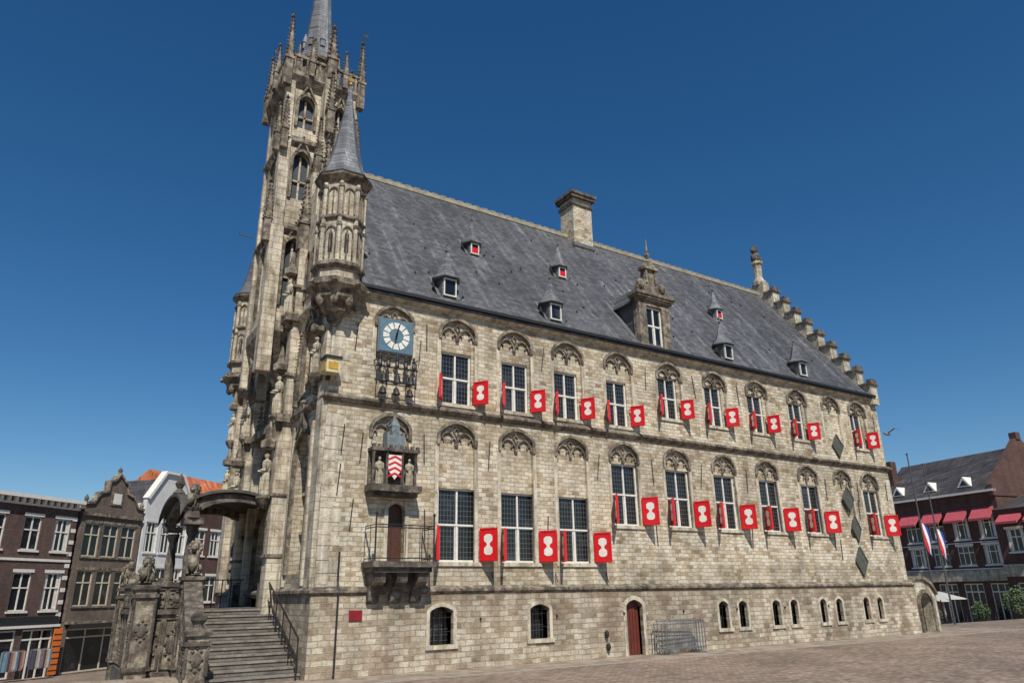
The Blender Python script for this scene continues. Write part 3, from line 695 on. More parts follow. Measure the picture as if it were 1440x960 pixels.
M().ribbon([(2.03,3.05)]+arch(2.03,2.70,4.55,.25)+[(2.70,3.05)],.12,.0,.03,FS).obj('balcony_door_surround',MQ,TH)
M().rect(.98,1.36,1.45,1.72,.15,.18,FS).obj('red_plaque',mat_plain('plaque_red',(.22,.01,.015),.4),TH)
m=M()
for x,z in ((10.15,.75),(10.2,.35)): m.ell((x,-.22,z),(.07,.1,.13))
m.obj('wall_lamps',BK,TH)
# ---------------------------------------------------------------- staircase
SC=empty('stone_entrance_staircase')
def gz(x,y):
    t=max(0,y-4);return -2.95*(1-math.exp(-t/20.0))
st=M();NS=11;ztop=1.78;y0s=.25;y1s=3.95
XB,XT=-2.72,-2.35
def xe(y): return XB+(XT-XB)*(y-y0s)/(y1s-y0s)
for k in range(NS):
    a=y0s+(y1s-y0s)*k/NS;z0=ztop*k/NS if k else -.3;z1=ztop*(k+1)/NS
    st.add([(xe(a),a,z0),(-.16,a,z0),(-.16,y1s,z0),(XT,y1s,z0),(xe(a),a,z1),(-.16,a,z1),(-.16,y1s,z1),(XT,y1s,z1)],[(0,3,2,1),(4,5,6,7),(0,1,5,4),(1,2,6,5),(2,3,7,6),(3,0,4,7)])
    b=8.0+(11.7-8.0)*(NS-k-1)/NS;st.box(-2.5,-.3,8.0,b+.33,-2.5 if k==0 else ztop*k/NS*1.0,ztop*(k+1)/NS)
so=st.obj('steps',mat_stone('grey_step_stone',[(.3,(.08,.072,.062)),(.55,(.17,.152,.127)),(.8,(.28,.255,.215))],2.5,.3,False),SC,False,.012)
ns=M()
for k in range(NS):
    a=y0s+(y1s-y0s)*k/NS;ns.box(xe(a)+.02,-.16,a-.03,a+.02,ztop*(k+1)/NS-.05,ztop*(k+1)/NS+.004)
ns.obj('step_nosings',mat_plain('worn_step_edge',(.22,.20,.165),.8,0,.5,4),SC)
XL=-3.85
M().box(XL+.1,-.15,3.95,8.0,-2.5,1.74).obj('landing_block',MD,SC)
M().box(XL+.02,-.16,3.92,8.03,1.74,1.80).obj('landing_slab',MK,SC)
w=M();cv=M()
def relief(m,c,r,axis_):
    # flattened carved cartouche: oval boss, ring of small leaves; axis_ = 'x' or 'y' facing direction
    dx,dy=(.035,r[0]) if axis_=='x' else (r[0],.035)
    m.ell(c,(dx,dy,r[1]*.62),8,6)
    for k in range(8):
        a=k*pi/4;u=r[0]*1.05*cos(a);v=r[1]*.95*sin(a)
        p=(c[0],c[1]+u,c[2]+v) if axis_=='x' else (c[0]+u,c[1],c[2]+v);m.octa(p,.05)
def par(ya,za,yb,zb,xa_,xb_):
    G=lambda u,v,o:(-(o)+ (xa_+(xb_-xa_)*(u-ya)/(yb-ya)),u,v)
    w.prism([(ya,-2.4),(yb,-2.4),(yb,zb+.85),(ya,za+.85)],0,.32,G)
    cv.prism([(ya,za+.85),(yb,zb+.85),(yb,zb+1.0),(ya,za+1.0)],-.08,.42,G)
    cv.prism([(ya,za-.02),(yb,zb-.02),(yb,zb+.1),(ya,za+.1)],.32,.4,G)
    n=5
    for k in range(n):
        t=(k+.5)/n;y=ya+(yb-ya)*t;z=za+(zb-za)*t
        for oo in (.34,-.02): relief(cv,G(y,z+.48,oo),(.16,.22),'x')
        for oo in ((.30,.36),(-.05,.01)):
            cv.ribbon([(y-.3,z+.2),(y+.3,z+.2+(zb-za)/n*.8),(y+.3,z+.72+(zb-za)/n*.4),(y-.3,z+.72-(zb-za)/n*.2)],.05,oo[0],oo[1],G,True)
        relief(cv,G(y,z-.4,.33),(.16,.26),'x')
par(.2,.1,3.95,1.8,XB,XT);par(11.7,.0,8.0,1.8,-2.5,-2.5)
w.box(XL,XL+.3,3.95,8.0,-2.4,2.45);w.box(XL+.3,XT-.3,3.95,4.22,1.7,2.45)
for b_ in ((XL-.07,XL+.37,3.88,8.05),(XL+.37,XT-.3,3.88,4.29)):
    cv.box(*b_,2.45,2.58)
cv.box(XL-.09,XL+.02,3.86,8.05,1.68,1.82);cv.box(XL+.02,XT-.32,3.86,3.96,1.68,1.82);cv.box(XL-.1,XL+.02,3.85,8.05,-.4,.12);cv.box(XL+.02,XT-.32,3.85,3.96,-.3,.12)
Fo=lambda u,v,o:(XL-o,u,v);Fr=lambda u,v,o:(u,3.95-o,v)
for k in range(6):
    y=4.3+k*.66
    relief(cv,(XL-.02,y,2.12),(.17,.2),'x');cv.ribbon([(y-.27,1.88),(y+.27,1.88),(y+.27,2.38),(y-.27,2.38)],.05,-.01,.05,Fo,True)
    cv.ribbon([(y-.27,.2),(y+.27,.2),(y+.27,1.55),(y-.27,1.55)],.06,-.01,.05,Fo,True);relief(cv,(XL-.01,y,.85),(.16,.4),'x')
for k in range(2):
    x=XL+.42+k*.55
    relief(cv,(x,3.93,2.12),(.16,.2),'y');cv.ribbon([(x-.23,1.88),(x+.23,1.88),(x+.23,2.38),(x-.23,2.38)],.05,-.01,.05,Fr,True)
    cv.ribbon([(x-.23,.2),(x+.23,.2),(x+.23,1.55),(x-.23,1.55)],.06,-.12,.05,Fr,True);relief(cv,(x,3.93,.85),(.15,.4),'y')
def newel(x,y,zb,zt,r=.26):
    w.box(x-r,x+r,y-r,y+r,zb,zt)
    for z in (zb+.25 if zb>-1 else .2,zt-.12,zt-.35): cv.box(x-r-.07,x+r+.07,y-r-.07,y+r+.07,z,z+.1)
    zc=(max(zb,0)+zt)/2
    for dx,dy,ax_ in ((1,0,'x'),(-1,0,'x'),(0,1,'y'),(0,-1,'y')): relief(cv,(x+dx*(r+.01),y+dy*(r+.01),zc),(.13,.28),ax_)
    for s_ in (-1,1):
        for t_ in (-1,1): cv.tube([(x+s_*r,y+t_*r,max(zb,0)+.3),(x+s_*r,y+t_*r,zt-.36)],.045,6)
newel(XB-.2,.0,-.5,1.35,.25);newel(-2.68,11.85,-2,1.3);newel(XT-.2,3.75,-1,2.75,.26);newel(XL+.1,3.95,-1,2.5,.28);newel(XL+.1,8.1,-2,2.5,.28)
w.obj('parapet_walls',MD,SC);
li=M()
def lion(x,y,z,s,az):
    T=lambda a,b,c:(x+s*(a*cos(az)-b*sin(az)),y+s*(a*sin(az)+b*cos(az)),z+s*c)
    li.ell((-.16,0,.26),(.24,.17,.26),10,7,T);li.ell((-.02,0,.42),(.17,.14,.30),10,7,T)          # haunch, back
    li.ell((.08,0,.55),(.17,.17,.26),10,7,T)                                                      # chest
    for k in range(9):                                                                            # mane locks
        a=-pi*.75+k*pi*1.5/8;li.ell((.06,.17*sin(a),.80+.17*cos(a)),(.12,.07,.09),6,5,T)
    for q in (-1,0,1): li.ell((.2,q*.09,.60),(.06,.05,.14),6,5,T)
    li.ell((.14,0,.80),(.16,.13,.15),10,7,T);li.ell((.29,0,.76),(.11,.075,.07),8,6,T);li.ell((.28,0,.69),(.08,.06,.03),8,5,T);li.ell((.25,0,.84),(.07,.05,.03),6,5,T)
    for q in (-1,1):
        li.ell((.24,q*.13,.30),(.06,.055,.28),8,6,T);li.ell((.32,q*.13,.03),(.10,.06,.045),8,5,T);li.ell((-.08,q*.17,.15),(.22,.08,.16),8,6,T);li.ell((.08,q*.17,.03),(.12,.05,.04),8,5,T);li.ell((.06,q*.12,.96),(.03,.035,.045),6,5,T)
    li.tube([T(-.36,0,.08),T(-.46,.05,.2),T(-.42,.08,.45),T(-.32,.05,.6)],.035*s,6);li.ell((-.3,.05,.64),(.06,.05,.08),6,5,T)
    li.prism([(-.15,.58),(.15,.58),(.15,.3),(0,.06),(-.15,.3)],.33,.39,lambda u,v,o:T(o,u,v))
lion(XT-.2,3.75,2.80,.95,-pi/2-.3);lion(XL+.1,3.95,2.55,.75,-pi/2-.6);lion(XL+.1,8.1,2.55,.75,pi);lion(-2.68,11.85,1.38,.7,pi)
cv.lathe([(.24,0),(.14,.08),(.12,.16),(.2,.26),(.2,.36),(.1,.46),(.02,.52)],(XB-.2,.0,1.33),10)
cn=M()
def col(x,y,z0=1.8,h=2.45):
    cv.box(x-.19,x+.19,y-.19,y+.19,z0,z0+.75);cv.lathe([(.17,0),(.19,.06),(.13,.14),(.15,.5),(.17,.7),(.13,1.1),(.11,1.4),(.17,1.5),(.2,1.7)],(x,y,z0+.75),12)
for x,y in ((-2.62,4.35),(-2.62,7.85),(-.28,4.1),(-.28,7.85)): col(x,y)
xa,xb=-2.85,-.05
Fy=lambda u,v,o:(u,-o,v)
outer=arch(xa-.12,xb,4.45,.78,10,.0);inner=arch(xa+.22,xb-.18,4.45,.56,10,.0)
for o0,o1 in ((-4.15,-3.85),(-8.1,-7.8)):
    cv.prism(outer+inner[::-1],o0,o1,Fy)
Fx=lambda u,v,o:(-o,u,v)
o2=arch(3.9,8.08,4.45,.74,10,.0);i2=arch(4.25,7.72,4.45,.48,10,.0)
cv.prism(o2+i2[::-1],2.6,2.9,Fx)
# cross-vaulted lead roof: height = max of the two barrels, with thickness
def barrel(t,a,b,h):
    q=(t-(a+b)/2)/((b-a)/2);return h*sqrt(max(0,1-q*q))
NX,NY=24,30;X0,X1,Y0,Y1=xa-.28,xb+.02,3.70,8.28
top=[];bot=[]
for j in range(NY+1):
    for i in range(NX+1):
        x=X0+(X1-X0)*i/NX;y=Y0+(Y1-Y0)*j/NY
        z=4.50+max(barrel(x,X0,X1,.80),barrel(y,Y0,Y1,.80))
        top.append((x,y,z+.08));bot.append((x,y,z-.01))
nn=len(top);q4=[]
for j in range(NY):
    for i in range(NX):
        a=j*(NX+1)+i;q4.append((a,a+1,a+NX+2,a+NX+1));q4.append((nn+a,nn+a+NX+1,nn+a+NX+2,nn+a+1))
for i in range(NX):
    q4.append((i,nn+i,nn+i+1,i+1));a=NY*(NX+1)+i;q4.append((a,a+1,nn+a+1,nn+a))
for j in range(NY):
    a=j*(NX+1);q4.append((a,a+NX+1,nn+a+NX+1,nn+a));a+=NX;q4.append((a,nn+a,nn+a+NX+1,a+NX+1))
cn.add(top+bot,q4)
cn.obj('canopy_roof',CL,SC)
cv.box(-2.95,-2.4,3.8,4.6,4.27,4.47);cv.box(-2.95,-2.4,7.6,8.15,4.32,4.47);cv.box(-.5,-.05,3.85,4.35,4.32,4.46)
cv.lathe([(.25,0),(.2,.2),(.26,.3)],(-2.72,3.95,4.47),8)
lion(-2.72,3.95,4.77,.72,-pi/2-.6);lion(-2.72,7.95,4.6,.72,pi)
cv.lathe([(.14,0),(.2,.15),(.08,.3),(.16,.45),(.02,.8)],(-2.9,6,5.3),8)
cv.obj('carved_mouldings',MK,SC);li.obj('lion_statues',MD,SC,True)
m=M()
m.tube([(-.32,.1,.05),(-.32,.1,1.05),(-.32,3.95,2.75),(-.32,4.4,2.75)],.028,6)
for k in range(6): y=.1+k*.77;z=.05+(y)*.44;m.tube([(-.32,y,max(.02,z-.02)),(-.32,y,z+1)],.018,5)
m.tube([(-.32,.1,.55),(-.32,3.95,2.25)],.018,5)
for k in range(7): m.tube([(-2.2+.3*k,6.9,1.8),(-2.2+.3*k,6.9,2.7)],.02,5)
m.tube([(-2.3,6.9,2.7),(-.3,6.9,2.7)],.02,5)
m.obj('handrail',BK,SC)
# gateway
GW=empty('stone_gateway')
gw=M();gcut=M()
F=lambda u,v,o:(u,.15-o,v)
gw.prism([(29.6,-.8),(31.9,-.8),(31.9,1.75),(31.5,2.25),(30.9,2.5),(30.2,2.5),(29.6,2.3)],-.6,0,F)
gcut.prism(archpoly(30.3,31.3,-.9,1.3,.5,8,0),-1,.5,F)
o=gw.obj('gateway_wall',MT,GW);cut(o,[gcut.obj('c6',MT)])
m=M();m.ribbon([(30.2,0)]+arch(30.2,31.4,1.3,.6,8,0)+[(31.4,0)],.16,.0,.12,F);m.ribbon([(29.6,2.32),(30.2,2.52),(30.9,2.52),(31.5,2.28),(31.95,1.75)],.14,-.65,.12,F);m.obj('gateway_mouldings',MD,GW)
M().rect(30.28,31.32,-.3,1.85,-.5,-.4,F).obj('gateway_door',BK,GW)
def barrier(x,y,az):
    m=M(lambda a,b,c:(x+a*cos(az)-b*sin(az),y+a*sin(az)+b*cos(az),c+gz(x,y)))
    w_=2.0
    T=m.tf;P=lambda *pts:[T(*p) for p in pts];m.tf=None
    m.tube(P((0,0,.12),(0,0,1.02),(.08,0,1.1),(w_-.08,0,1.1),(w_,0,1.02),(w_,0,.12)),.02,6);m.tube(P((0,0,.2),(w_,0,.2)),.017,6)
    for k in range(1,16): m.tube(P((w_*k/16,0,.2),(w_*k/16,0,1.09)),.008,4)
    for q in (.25,w_-.25): m.tube(P((q,-.28,0),(q,-.02,.1),(q,.02,.1),(q,.28,0)),.016,5);m.tube(P((q,0,.08),(q,0,.2)),.016,5)
    return m.obj('crowd_barrier',ST)
for k in range(4): barrier(12.15+.06*k,-.42-.13*k,radians(-2+1.5*k))
# ground
def axis(lo,hi,c0,c1,st):
    L_=[c0+(c1-c0)*i/int((c1-c0)/st) for i in range(int((c1-c0)/st)+1)]
    d=st;v=c1
    while v<hi: d*=1.35;v+=d;L_.append(v)
    d=st;v=c0
    while v>lo: d*=1.35;v-=d;L_.insert(0,v)
    return L_
xs=axis(-900,1200,-40,80,4);ys=axis(-300,1500,-24,60,2)
m=M();m.add([(x,y,gz(x,y)) for y in ys for x in xs],[(j*len(xs)+i,j*len(xs)+i+1,(j+1)*len(xs)+i+1,(j+1)*len(xs)+i) for j in range(len(ys)-1) for i in range(len(xs)-1)])
def mat_ground():
    mt,nt,b=newmat('brick_paving');p=pos(nt)
    n=noise(nt,p,.7,3);v=vadd(nt,p,scl(nt,n.outputs['Color'],.06,.06,0))
    br=brick(nt,v,.22,.11,.012,.3)
    n2=noise(nt,p,.25,6,.65);n3=noise(nt,p,3,5,.7)
    r=mth(nt,'ADD',mth(nt,'MULTIPLY',br.outputs['Color'],.4),mth(nt,'MULTIPLY',n3.outputs['Fac'],.6))
    c=ramp(nt,r,[(.2,(.13,.092,.065)),(.5,(.25,.185,.135)),(.8,(.38,.30,.235))])
    c=mixc(nt,c,(.10,.08,.065),mth(nt,'MULTIPLY',br.outputs['Fac'],.7))
    c=mixc(nt,c,ramp(nt,n2.outputs['Fac'],[(.35,.65),(.65,1.2)]),.9,'MULTIPLY')
    lk(nt,c,b.inputs['Base Color']);b.inputs['Roughness'].default_value=.85;bump(nt,b,mth(nt,'SUBTRACT',n3.outputs['Fac'],br.outputs['Fac']),.5,.02);return mt
m.obj('ground',mat_ground())
def mat_pave():
    mt,nt,b=newmat('grey_setts');p=pos(nt);s_=brick(nt,p,.4,.4,.012,.3,.5)
    n3=noise(nt,p,2,6,.7);c=ramp(nt,mth(nt,'ADD',mth(nt,'MULTIPLY',s_.outputs['Color'],.35),mth(nt,'MULTIPLY',n3.outputs['Fac'],.6)),[(.2,(.16,.12,.09)),(.5,(.29,.235,.175)),(.85,(.42,.35,.275))])
    c=mixc(nt,c,(.10,.09,.07),mth(nt,'MULTIPLY',s_.outputs['Fac'],.7));lk(nt,c,b.inputs['Base Color']);b.inputs['Roughness'].default_value=.85
    bump(nt,b,mth(nt,'SUBTRACT',n3.outputs['Fac'],s_.outputs['Fac']),.4,.015);return mt
M().add([(-6,-1.7,.006),(36,-1.7,.006),(36,3.9,.006),(-6,3.9,.006)],[(0,1,2,3)]).obj('pavement',mat_pave())
M().box(-6,36,-1.85,-1.7,-.05,.012).obj('kerb',mat_plain('kerb_stone',(.30,.28,.25),.8,0,.3))
# houses
def brickmat(name,a,b_,mort=(.2,.18,.15)): return mat_masonry(name,[(.2,a),(.8,b_)],mort,.22,.075,.01,(.75,1.1),(.8,1.1),.0,.4)
HB1=brickmat('dark_brown_brick',(.06,.033,.026),(.13,.07,.055),(.13,.11,.095))
HB2=brickmat('greybrown_brick',(.085,.058,.044),(.17,.12,.09))
HB3=brickmat('red_brown_brick',(.065,.030,.023),(.115,.055,.042),(.10,.07,.055))
HWH=mat_plain('white_render',(.62,.62,.60),.8,0,.15,2)
TI=mat_slate('dark_roof_tiles',(.045,.04,.04),(.085,.077,.075),.3,.3,1,1,1)
OR=mat_slate('orange_roof_tiles',(.42,.11,.035),(.60,.19,.07),.3,.3,1,1,1)
CRM=mat_plain('cream_paint',(.55,.50,.38),.6,0,.15)
def frame(o,az,z):
    d=(cos(az),sin(az));n=(sin(az),-cos(az))
    return lambda u,v,q:(o[0]+d[0]*u+n[0]*q,o[1]+d[1]*u+n[1]*q,z+v)
def gridwall(m,F,u0,u1,v0,v1,ops,dep=.22):
    us=sorted({u0,u1}|{a for o in ops for a in (o[0],o[1]) if u0<a<u1});vs=sorted({v0,v1}|{a for o in ops for a in (o[2],o[3]) if v0<a<v1})
    for i in range(len(us)-1):
        for j in range(len(vs)-1):
            cu=(us[i]+us[i+1])/2;cv_=(vs[j]+vs[j+1])/2
            if any(o[0]<cu<o[1] and o[2]<cv_<o[3] for o in ops): continue
            m.add([F(us[i],vs[j],0),F(us[i+1],vs[j],0),F(us[i+1],vs[j+1],0),F(us[i],vs[j+1],0)],[(0,1,2,3)])
    for a,b,c_,d in ops:
        for (p,q) in (((a,c_),(b,c_)),((b,c_),(b,d)),((b,d),(a,d)),((a,d),(a,c_))):
            m.add([F(*p,0),F(*q,0),F(*q,-dep),F(*p,-dep)],[(0,1,2,3)])
def house(name,F,u0,u1,h,depth,mat,ops,roofmat=TI,roof='side',rh=3,gable=None,frames=WH,base=-1.5,cols=2,trans=.65,lint=None,shop=None):
    H=empty(name);m=M()
    gridwall(m,F,u0,u1,base,h,ops+(shop or []))
    m.add([F(u0,base,0),F(u0,h,0),F(u0,h,-depth),F(u0,base,-depth),F(u1,base,0),F(u1,h,0),F(u1,h,-depth),F(u1,base,-depth)],[(0,1,2,3),(4,7,6,5),(2,3,7,6)])
    if gable: m.prism(gable,-.35,0.002,F)
    m.obj('walls',mat,H)
    g_=M();f_=M();s_=M()
    for a,b,c_,d in ops:
        window(F,a,b,c_,d,-.14,.075,g_,f_,trans,cols,False)
        s_.rect(a-.1,b+.1,c_-.12,c_-.002,-.1,.08,F);s_.rect(a-.1,b+.1,d+.01,d+.2,-.02,.035,F)
        if random.random()<.5: f_.rect(a+.1,a+.1+(b-a)*.16,c_+.1,d-.1,-.118,-.115,F);f_.rect(b-.1-(b-a)*.16,b-.1,c_+.1,d-.1,-.118,-.115,F)
    for a,b,c_,d in (shop or []):
        window(F,a,b,c_,d,-.14,.09,g_,f_,.8,3,False)
    g_.obj('window_glass',GP,H);f_.obj('window_frames',frames,H);s_.obj('lintels_and_sills',lint or WH,H)
    r_=M()
    if roof=='side': r_.prism([(0.15,h),(-depth/2,h+rh),(-depth,h)],u0-.0,u1+.0,lambda a,b,o:F(o,b,a))
    elif roof=='front': r_.prism([(u0,h),((u0+u1)/2,h+rh),(u1,h)],-depth,-.36,F)
    r_.obj('roof',roofmat,H)
    return H
ZH=-2.55
FH=frame((-4.1-1.9,37.6-1.6),radians(40),ZH)
ops=[]
for c_ in (-8.2,-5.95,-3.65,-1.2,1.0):
    ops+=[(c_-.62,c_+.62,4.1,6.35),(c_-.6,c_+.6,7.7,9.75)]
H1=house('dark_brick_shop_house',FH,-10,2.0,10.8,9,HB1,ops,roof='side',rh=.5,shop=[(-9.6,-5.4,.3,3.0),(-5.0,-.9,.3,3.0),(-.5,1.7,.1,3.0)],trans=.6)
m=M();m.rect(-10.1,2.1,10.8,11.02,-.3,.45,FH);m.rect(-10,2.03,10.4,10.52,-.02,.12,FH)
k=0
while -9.9+k*.5<2.0: m.rect(-9.9+k*.5,-9.7+k*.5,10.52,10.8,.0,.25,FH);k+=1
m.rect(-10,2.0,7.05,7.2,0,.06,FH);m.rect(-10,2.0,3.1,3.25,0,.18,FH)
for q in (-10+.1,1.8):
    for j in range(9): m.rect(q-.15,q+.2,3.7+j*.75,3.95+j*.75,0,.03,FH)
m.obj('cornice_and_bands',WH,H1);M().rect(-9.8,1.8,3.25,3.75,0,.1,FH).obj('shop_fascia',BK,H1)
h=10.5;u0,u1=2.4,7.7;c_=(u0+u1)/2
ops=[(u0+.35+q*1.6,u0+1.65+q*1.6,4.3,6.6) for q in range(3)]+[(u0+.35+q*1.6,u0+1.65+q*1.6,7.5,9.7) for q in range(3)]
gp=[(u0,h-.01),(u1,h-.01),(u1,h+.5),(u1-.7,h+.6),(u1-1.1,h+1.3),(c_+.9,h+1.5),(c_+.85,h+2.2),(c_+.5,h+2.3),(c_,h+2.8),(c_-.5,h+2.3),(c_-.85,h+2.2),(c_-.9,h+1.5),(u0+1.1,h+1.3),(u0+.7,h+.6),(u0,h+.5)]
H2=house('gabled_brick_shop_house',FH,u0,u1,h,9,HB2,ops,roof='front',rh=.6,gable=gp,frames=CRM,shop=[(u0+.3,u1-.3,.2,2.9)],lint=MD)
m=M();m.ribbon(gp[2:],.16,-.4,.12,FH);m.rect(u0,u1,h-.3,h-.1,0,.15,FH);m.rect(u0,u1,3.2,3.35,0,.3,FH);m.rect(c_-.5,c_+.5,h+.55,h+1.5,.0,.06,FH)
for q in (u0+.15,u1-.15,c_): m.lathe([(.16,0),(.1,.1),(.16,.35),(.02,.6)],FH(q,h+(.5 if q!=c_ else 2.75),-.1),8)
m.obj('gable_copings',MD,H2);M().rect(c_-.35,c_+.35,h+.65,h+1.4,.06,.08,FH).obj('attic_window',WH,H2)
M().rect(u0+.2,u1-.2,2.95,3.2,.0,.9,FH).obj('shop_awning',BK,H2)
u0,u1=7.9,12.8;c_=(u0+u1)/2;h=11.6
ops=[(u0+.3+q*1.55,u0+1.5+q*1.55,4.6,6.9) for q in range(3)]+[(u0+.3+q*1.55,u0+1.5+q*1.55,8.0,10.2) for q in range(3)]
gp=[(u0,h-.01),(u1,h-.01),(u1,h+.3),(c_+.9,h+2.5),(c_-.9,h+2.5),(u0,h+.3)]
H3=house('white_rendered_house',FH,u0,u1,h,5,HWH,ops,roof='front',rh=2.2,gable=gp,shop=[(u0+.3,u1-.3,.2,3.0)],lint=HWH)
m=M();m.ribbon(gp[2:],.22,-.4,.18,FH);m.rect(u0,u1,3.3,3.6,0,.3,FH);m.obj('gable_trim',WH,H3)
u0,u1=12.9,24
ops=[(u0+.6+q*1.9,u0+1.9+q*1.9,v,v+2) for q in range(5) for v in (4.4,8.0)]
H4=house('orange_roofed_house',FH,u0,u1,12,10,HB3,ops,OR,'side',3.2)
SGN=empty('orange_shop_banner');M().rect(1.3,1.9,.3,3.0,.5,.56,FH).obj('banner',mat_plain('banner_orange',(.65,.16,.02),.6),SGN)
m=M()
for k in range(7): m.rect(1.3,1.9,.5+k*.35,.58+k*.35,.56,.565,FH)
m.obj('banner_lettering',BK,SGN)
def rack(u,name,cols):
    R_=empty(name);m=M();a=FH(u,0,1.6);b=FH(u+1.3,0,1.6);z=ZH+.35
    m.tube([(a[0],a[1],z),(a[0],a[1],z+1.6),(b[0],b[1],z+1.6),(b[0],b[1],z)],.03,5);m.obj('rail',ST,R_)
    for k in range(9):
        g=M();q=u+.12+k*.13;g.prism([(q-.05,1.9),(q+.05,1.9),(q+.07,.85+.2*random.random()),(q-.07,.85)],1.35,1.85,FH)
        g.obj('garment_%d'%k,cols[k%len(cols)],R_)
cc=[mat_plain('cloth_%d'%i,c,.9) for i,c in enumerate([(.5,.5,.48),(.05,.05,.08),(.35,.12,.12),(.12,.2,.25),(.4,.33,.22)])]
for u in (-6.5,-4.6,-2.8,-1.0): rack(u,'clothes_rack',random.sample(cc,5))
# right building
az=radians(80)+pi
FR=frame((68.06,24.06),az,-1.6)
ops=[];WB=13.0
for k in range(5):
    c_=1.4+k*2.55;ops+=[(c_-.8,c_+.8,5.5,7.2),(c_-.8,c_+.8,7.8,9.9)]
H5=house('dark_brick_corner_building',FR,0,WB,11.8,10,HB3,ops,TI,'side',4.4,shop=[(.5+k*2.55,2.4+k*2.55,.3,3.9) for k in range(5)],cols=3)
m=M();m.rect(-.1,WB+.1,11.8,12.0,-.2,.35,FR);m.rect(0,WB,5.1,5.2,0,.15,FR);m.rect(0,WB,7.45,7.52,0,.06,FR);m.obj('white_bands',WH,H5)
M().rect(0,WB,4.1,5.05,.0,.25,FR).obj('sandstone_band',MT,H5)
m=M()
for k in range(5):
    c_=1.4+k*2.55;m.prism([(0,10.5),(.9,9.5),(.9,9.3),(0,10.2)],c_-1.0,c_+1.0,lambda a,b,o:FR(o,b,a))
m.obj('red_awnings',mat_plain('awning_pink',(.45,.08,.10),.8),H5)
m=M();g_=M()
for k in range(3):
    c_=2.4+k*3.7;F=lambda u,v,o,c_=c_:FR(c_+u,12.6+v,-.75+o)
    m.prism([(-.7,0),(.7,0),(0,.95)],-1.3,.1,F);g_.prism([(-.45,.1),(.45,.1),(0,.65)],.1,.13,F)
m.obj('roof_dormers',WH,H5);g_.obj('roof_dormer_glass',GP,H5)
m=M()
m.prism([(0.3,11.4),(.3,12.4),(-4.6,16.9),(-5.4,16.9),(-10,12.4),(-10,11.4)],WB-.4,WB+.1,lambda a,b,o:FR(o,b,a))
m.rect(WB-.5,WB+.2,16.8,17.5,-5.3,-4.7,FR);m.rect(.0,.8,12.8,16.6,-3.2,-2.4,FR);m.obj('end_gables',HB3,H5)
FR2=frame(FR(WB+.2,0,1.2)[:2],az,-1.6)
ops=[(.8+k*2.4,2.3+k*2.4,v,v+1.9) for k in range(4) for v in (6.4,)]
H6=house('brick_wing_building',FR2,0,14,10.0,12,HB3,ops,TI,'side',2.0,shop=[(.8+k*2.4,2.6+k*2.4,.3,3.9) for k in range(4)])
m=M();m.rect(0,14,4.4,5.4,.0,.2,FR2);m.obj('sandstone_band',MT,H6)
m=M()
for k in range(4): c_=1.55+k*2.4;m.prism([(0,9.6),(.9,8.9),(.9,8.7),(0,9.3)],c_-.95,c_+.95,lambda a,b,o:FR2(o,b,a))
m.obj('red_awnings',bpy.data.materials['awning_pink'],H6)
fl=[mat_plain('flag_red',(.5,.02,.03),.8),mat_plain('flag_white',(.7,.7,.7),.8),mat_plain('flag_blue',(.02,.06,.3),.8)]
PG=mat_plain('pole_grey',(.10,.10,.10),.4,.3)
def flagpole(x,y,h):
    E=empty('flagpole');z=gz(x,y);m=M();m.tube([(x,y,z),(x,y,z+h)],[.06,.035],8);m.ell((x,y,z+h+.06),(.07,.07,.07));m.obj('pole',PG,E)
    for i,mt in enumerate(fl):
        m=M();n=8;vs=[];fs=[]
        for j in range(n+1):
            t=j/n;zz=z+h*.60-1.7*t
            for k in range(2):
                w=(i+k)*.22;vs.append((x+.06+w*(.7+.3*t),y-.03+.07*sin(6*w+4*t),zz-w*.5))
        for j in range(n): fs.append((2*j,2*j+1,2*j+3,2*j+2))
        m.add(vs,fs);m.obj('flag_stripe_%d'%i,mt,E)
flagpole(36.2,2.5,9.5);flagpole(38.9,3.1,9.2)
def parasol(p,r=1.7,mat=None):
    E=empty('parasol');x,y=p[:2];z=gz(x,y);M().tube([(x,y,z),(x,y,z+2.7)],.04,6).obj('mast',BK,E)
    M().lathe([(r,0),(r*.98,.05),(r*.5,.32),(.05,.6)],(x,y,z+2.2),8).obj('canopy',mat,E)
um=mat_plain('parasol_cloth',(.42,.42,.38),.9)
for u,q_ in ((9.5,7),(6.5,9),(12.5,9)): parasol(FR(u,0,q_),2.0,um)
def leafmat():
    m,nt,b=newmat('foliage');p=pos(nt);n=noise(nt,p,2.2,4,.7)
    lk(nt,ramp(nt,n.outputs['Fac'],[(.3,(.02,.045,.012)),(.5,(.05,.095,.025)),(.7,(.10,.15,.04))]),b.inputs['Base Color']);b.inputs['Roughness'].default_value=.7;return m
LEAF=leafmat()
def leaves(m,c,r,n,s):
    for _ in range(n):
        while 1:
            a=[random.uniform(-1,1) for _ in range(3)]
            if sum(x*x for x in a)<1: break
        p=Vector((c[0]+a[0]*r[0],c[1]+a[1]*r[1],c[2]+a[2]*r[2]));u=Vector([random.gauss(0,1) for _ in range(3)]).normalized();v=u.orthogonal().normalized()*s;u=u*s
        m.add([p-u,p+v*.6,p+u,p-v*.6],[(0,1,2,3)])
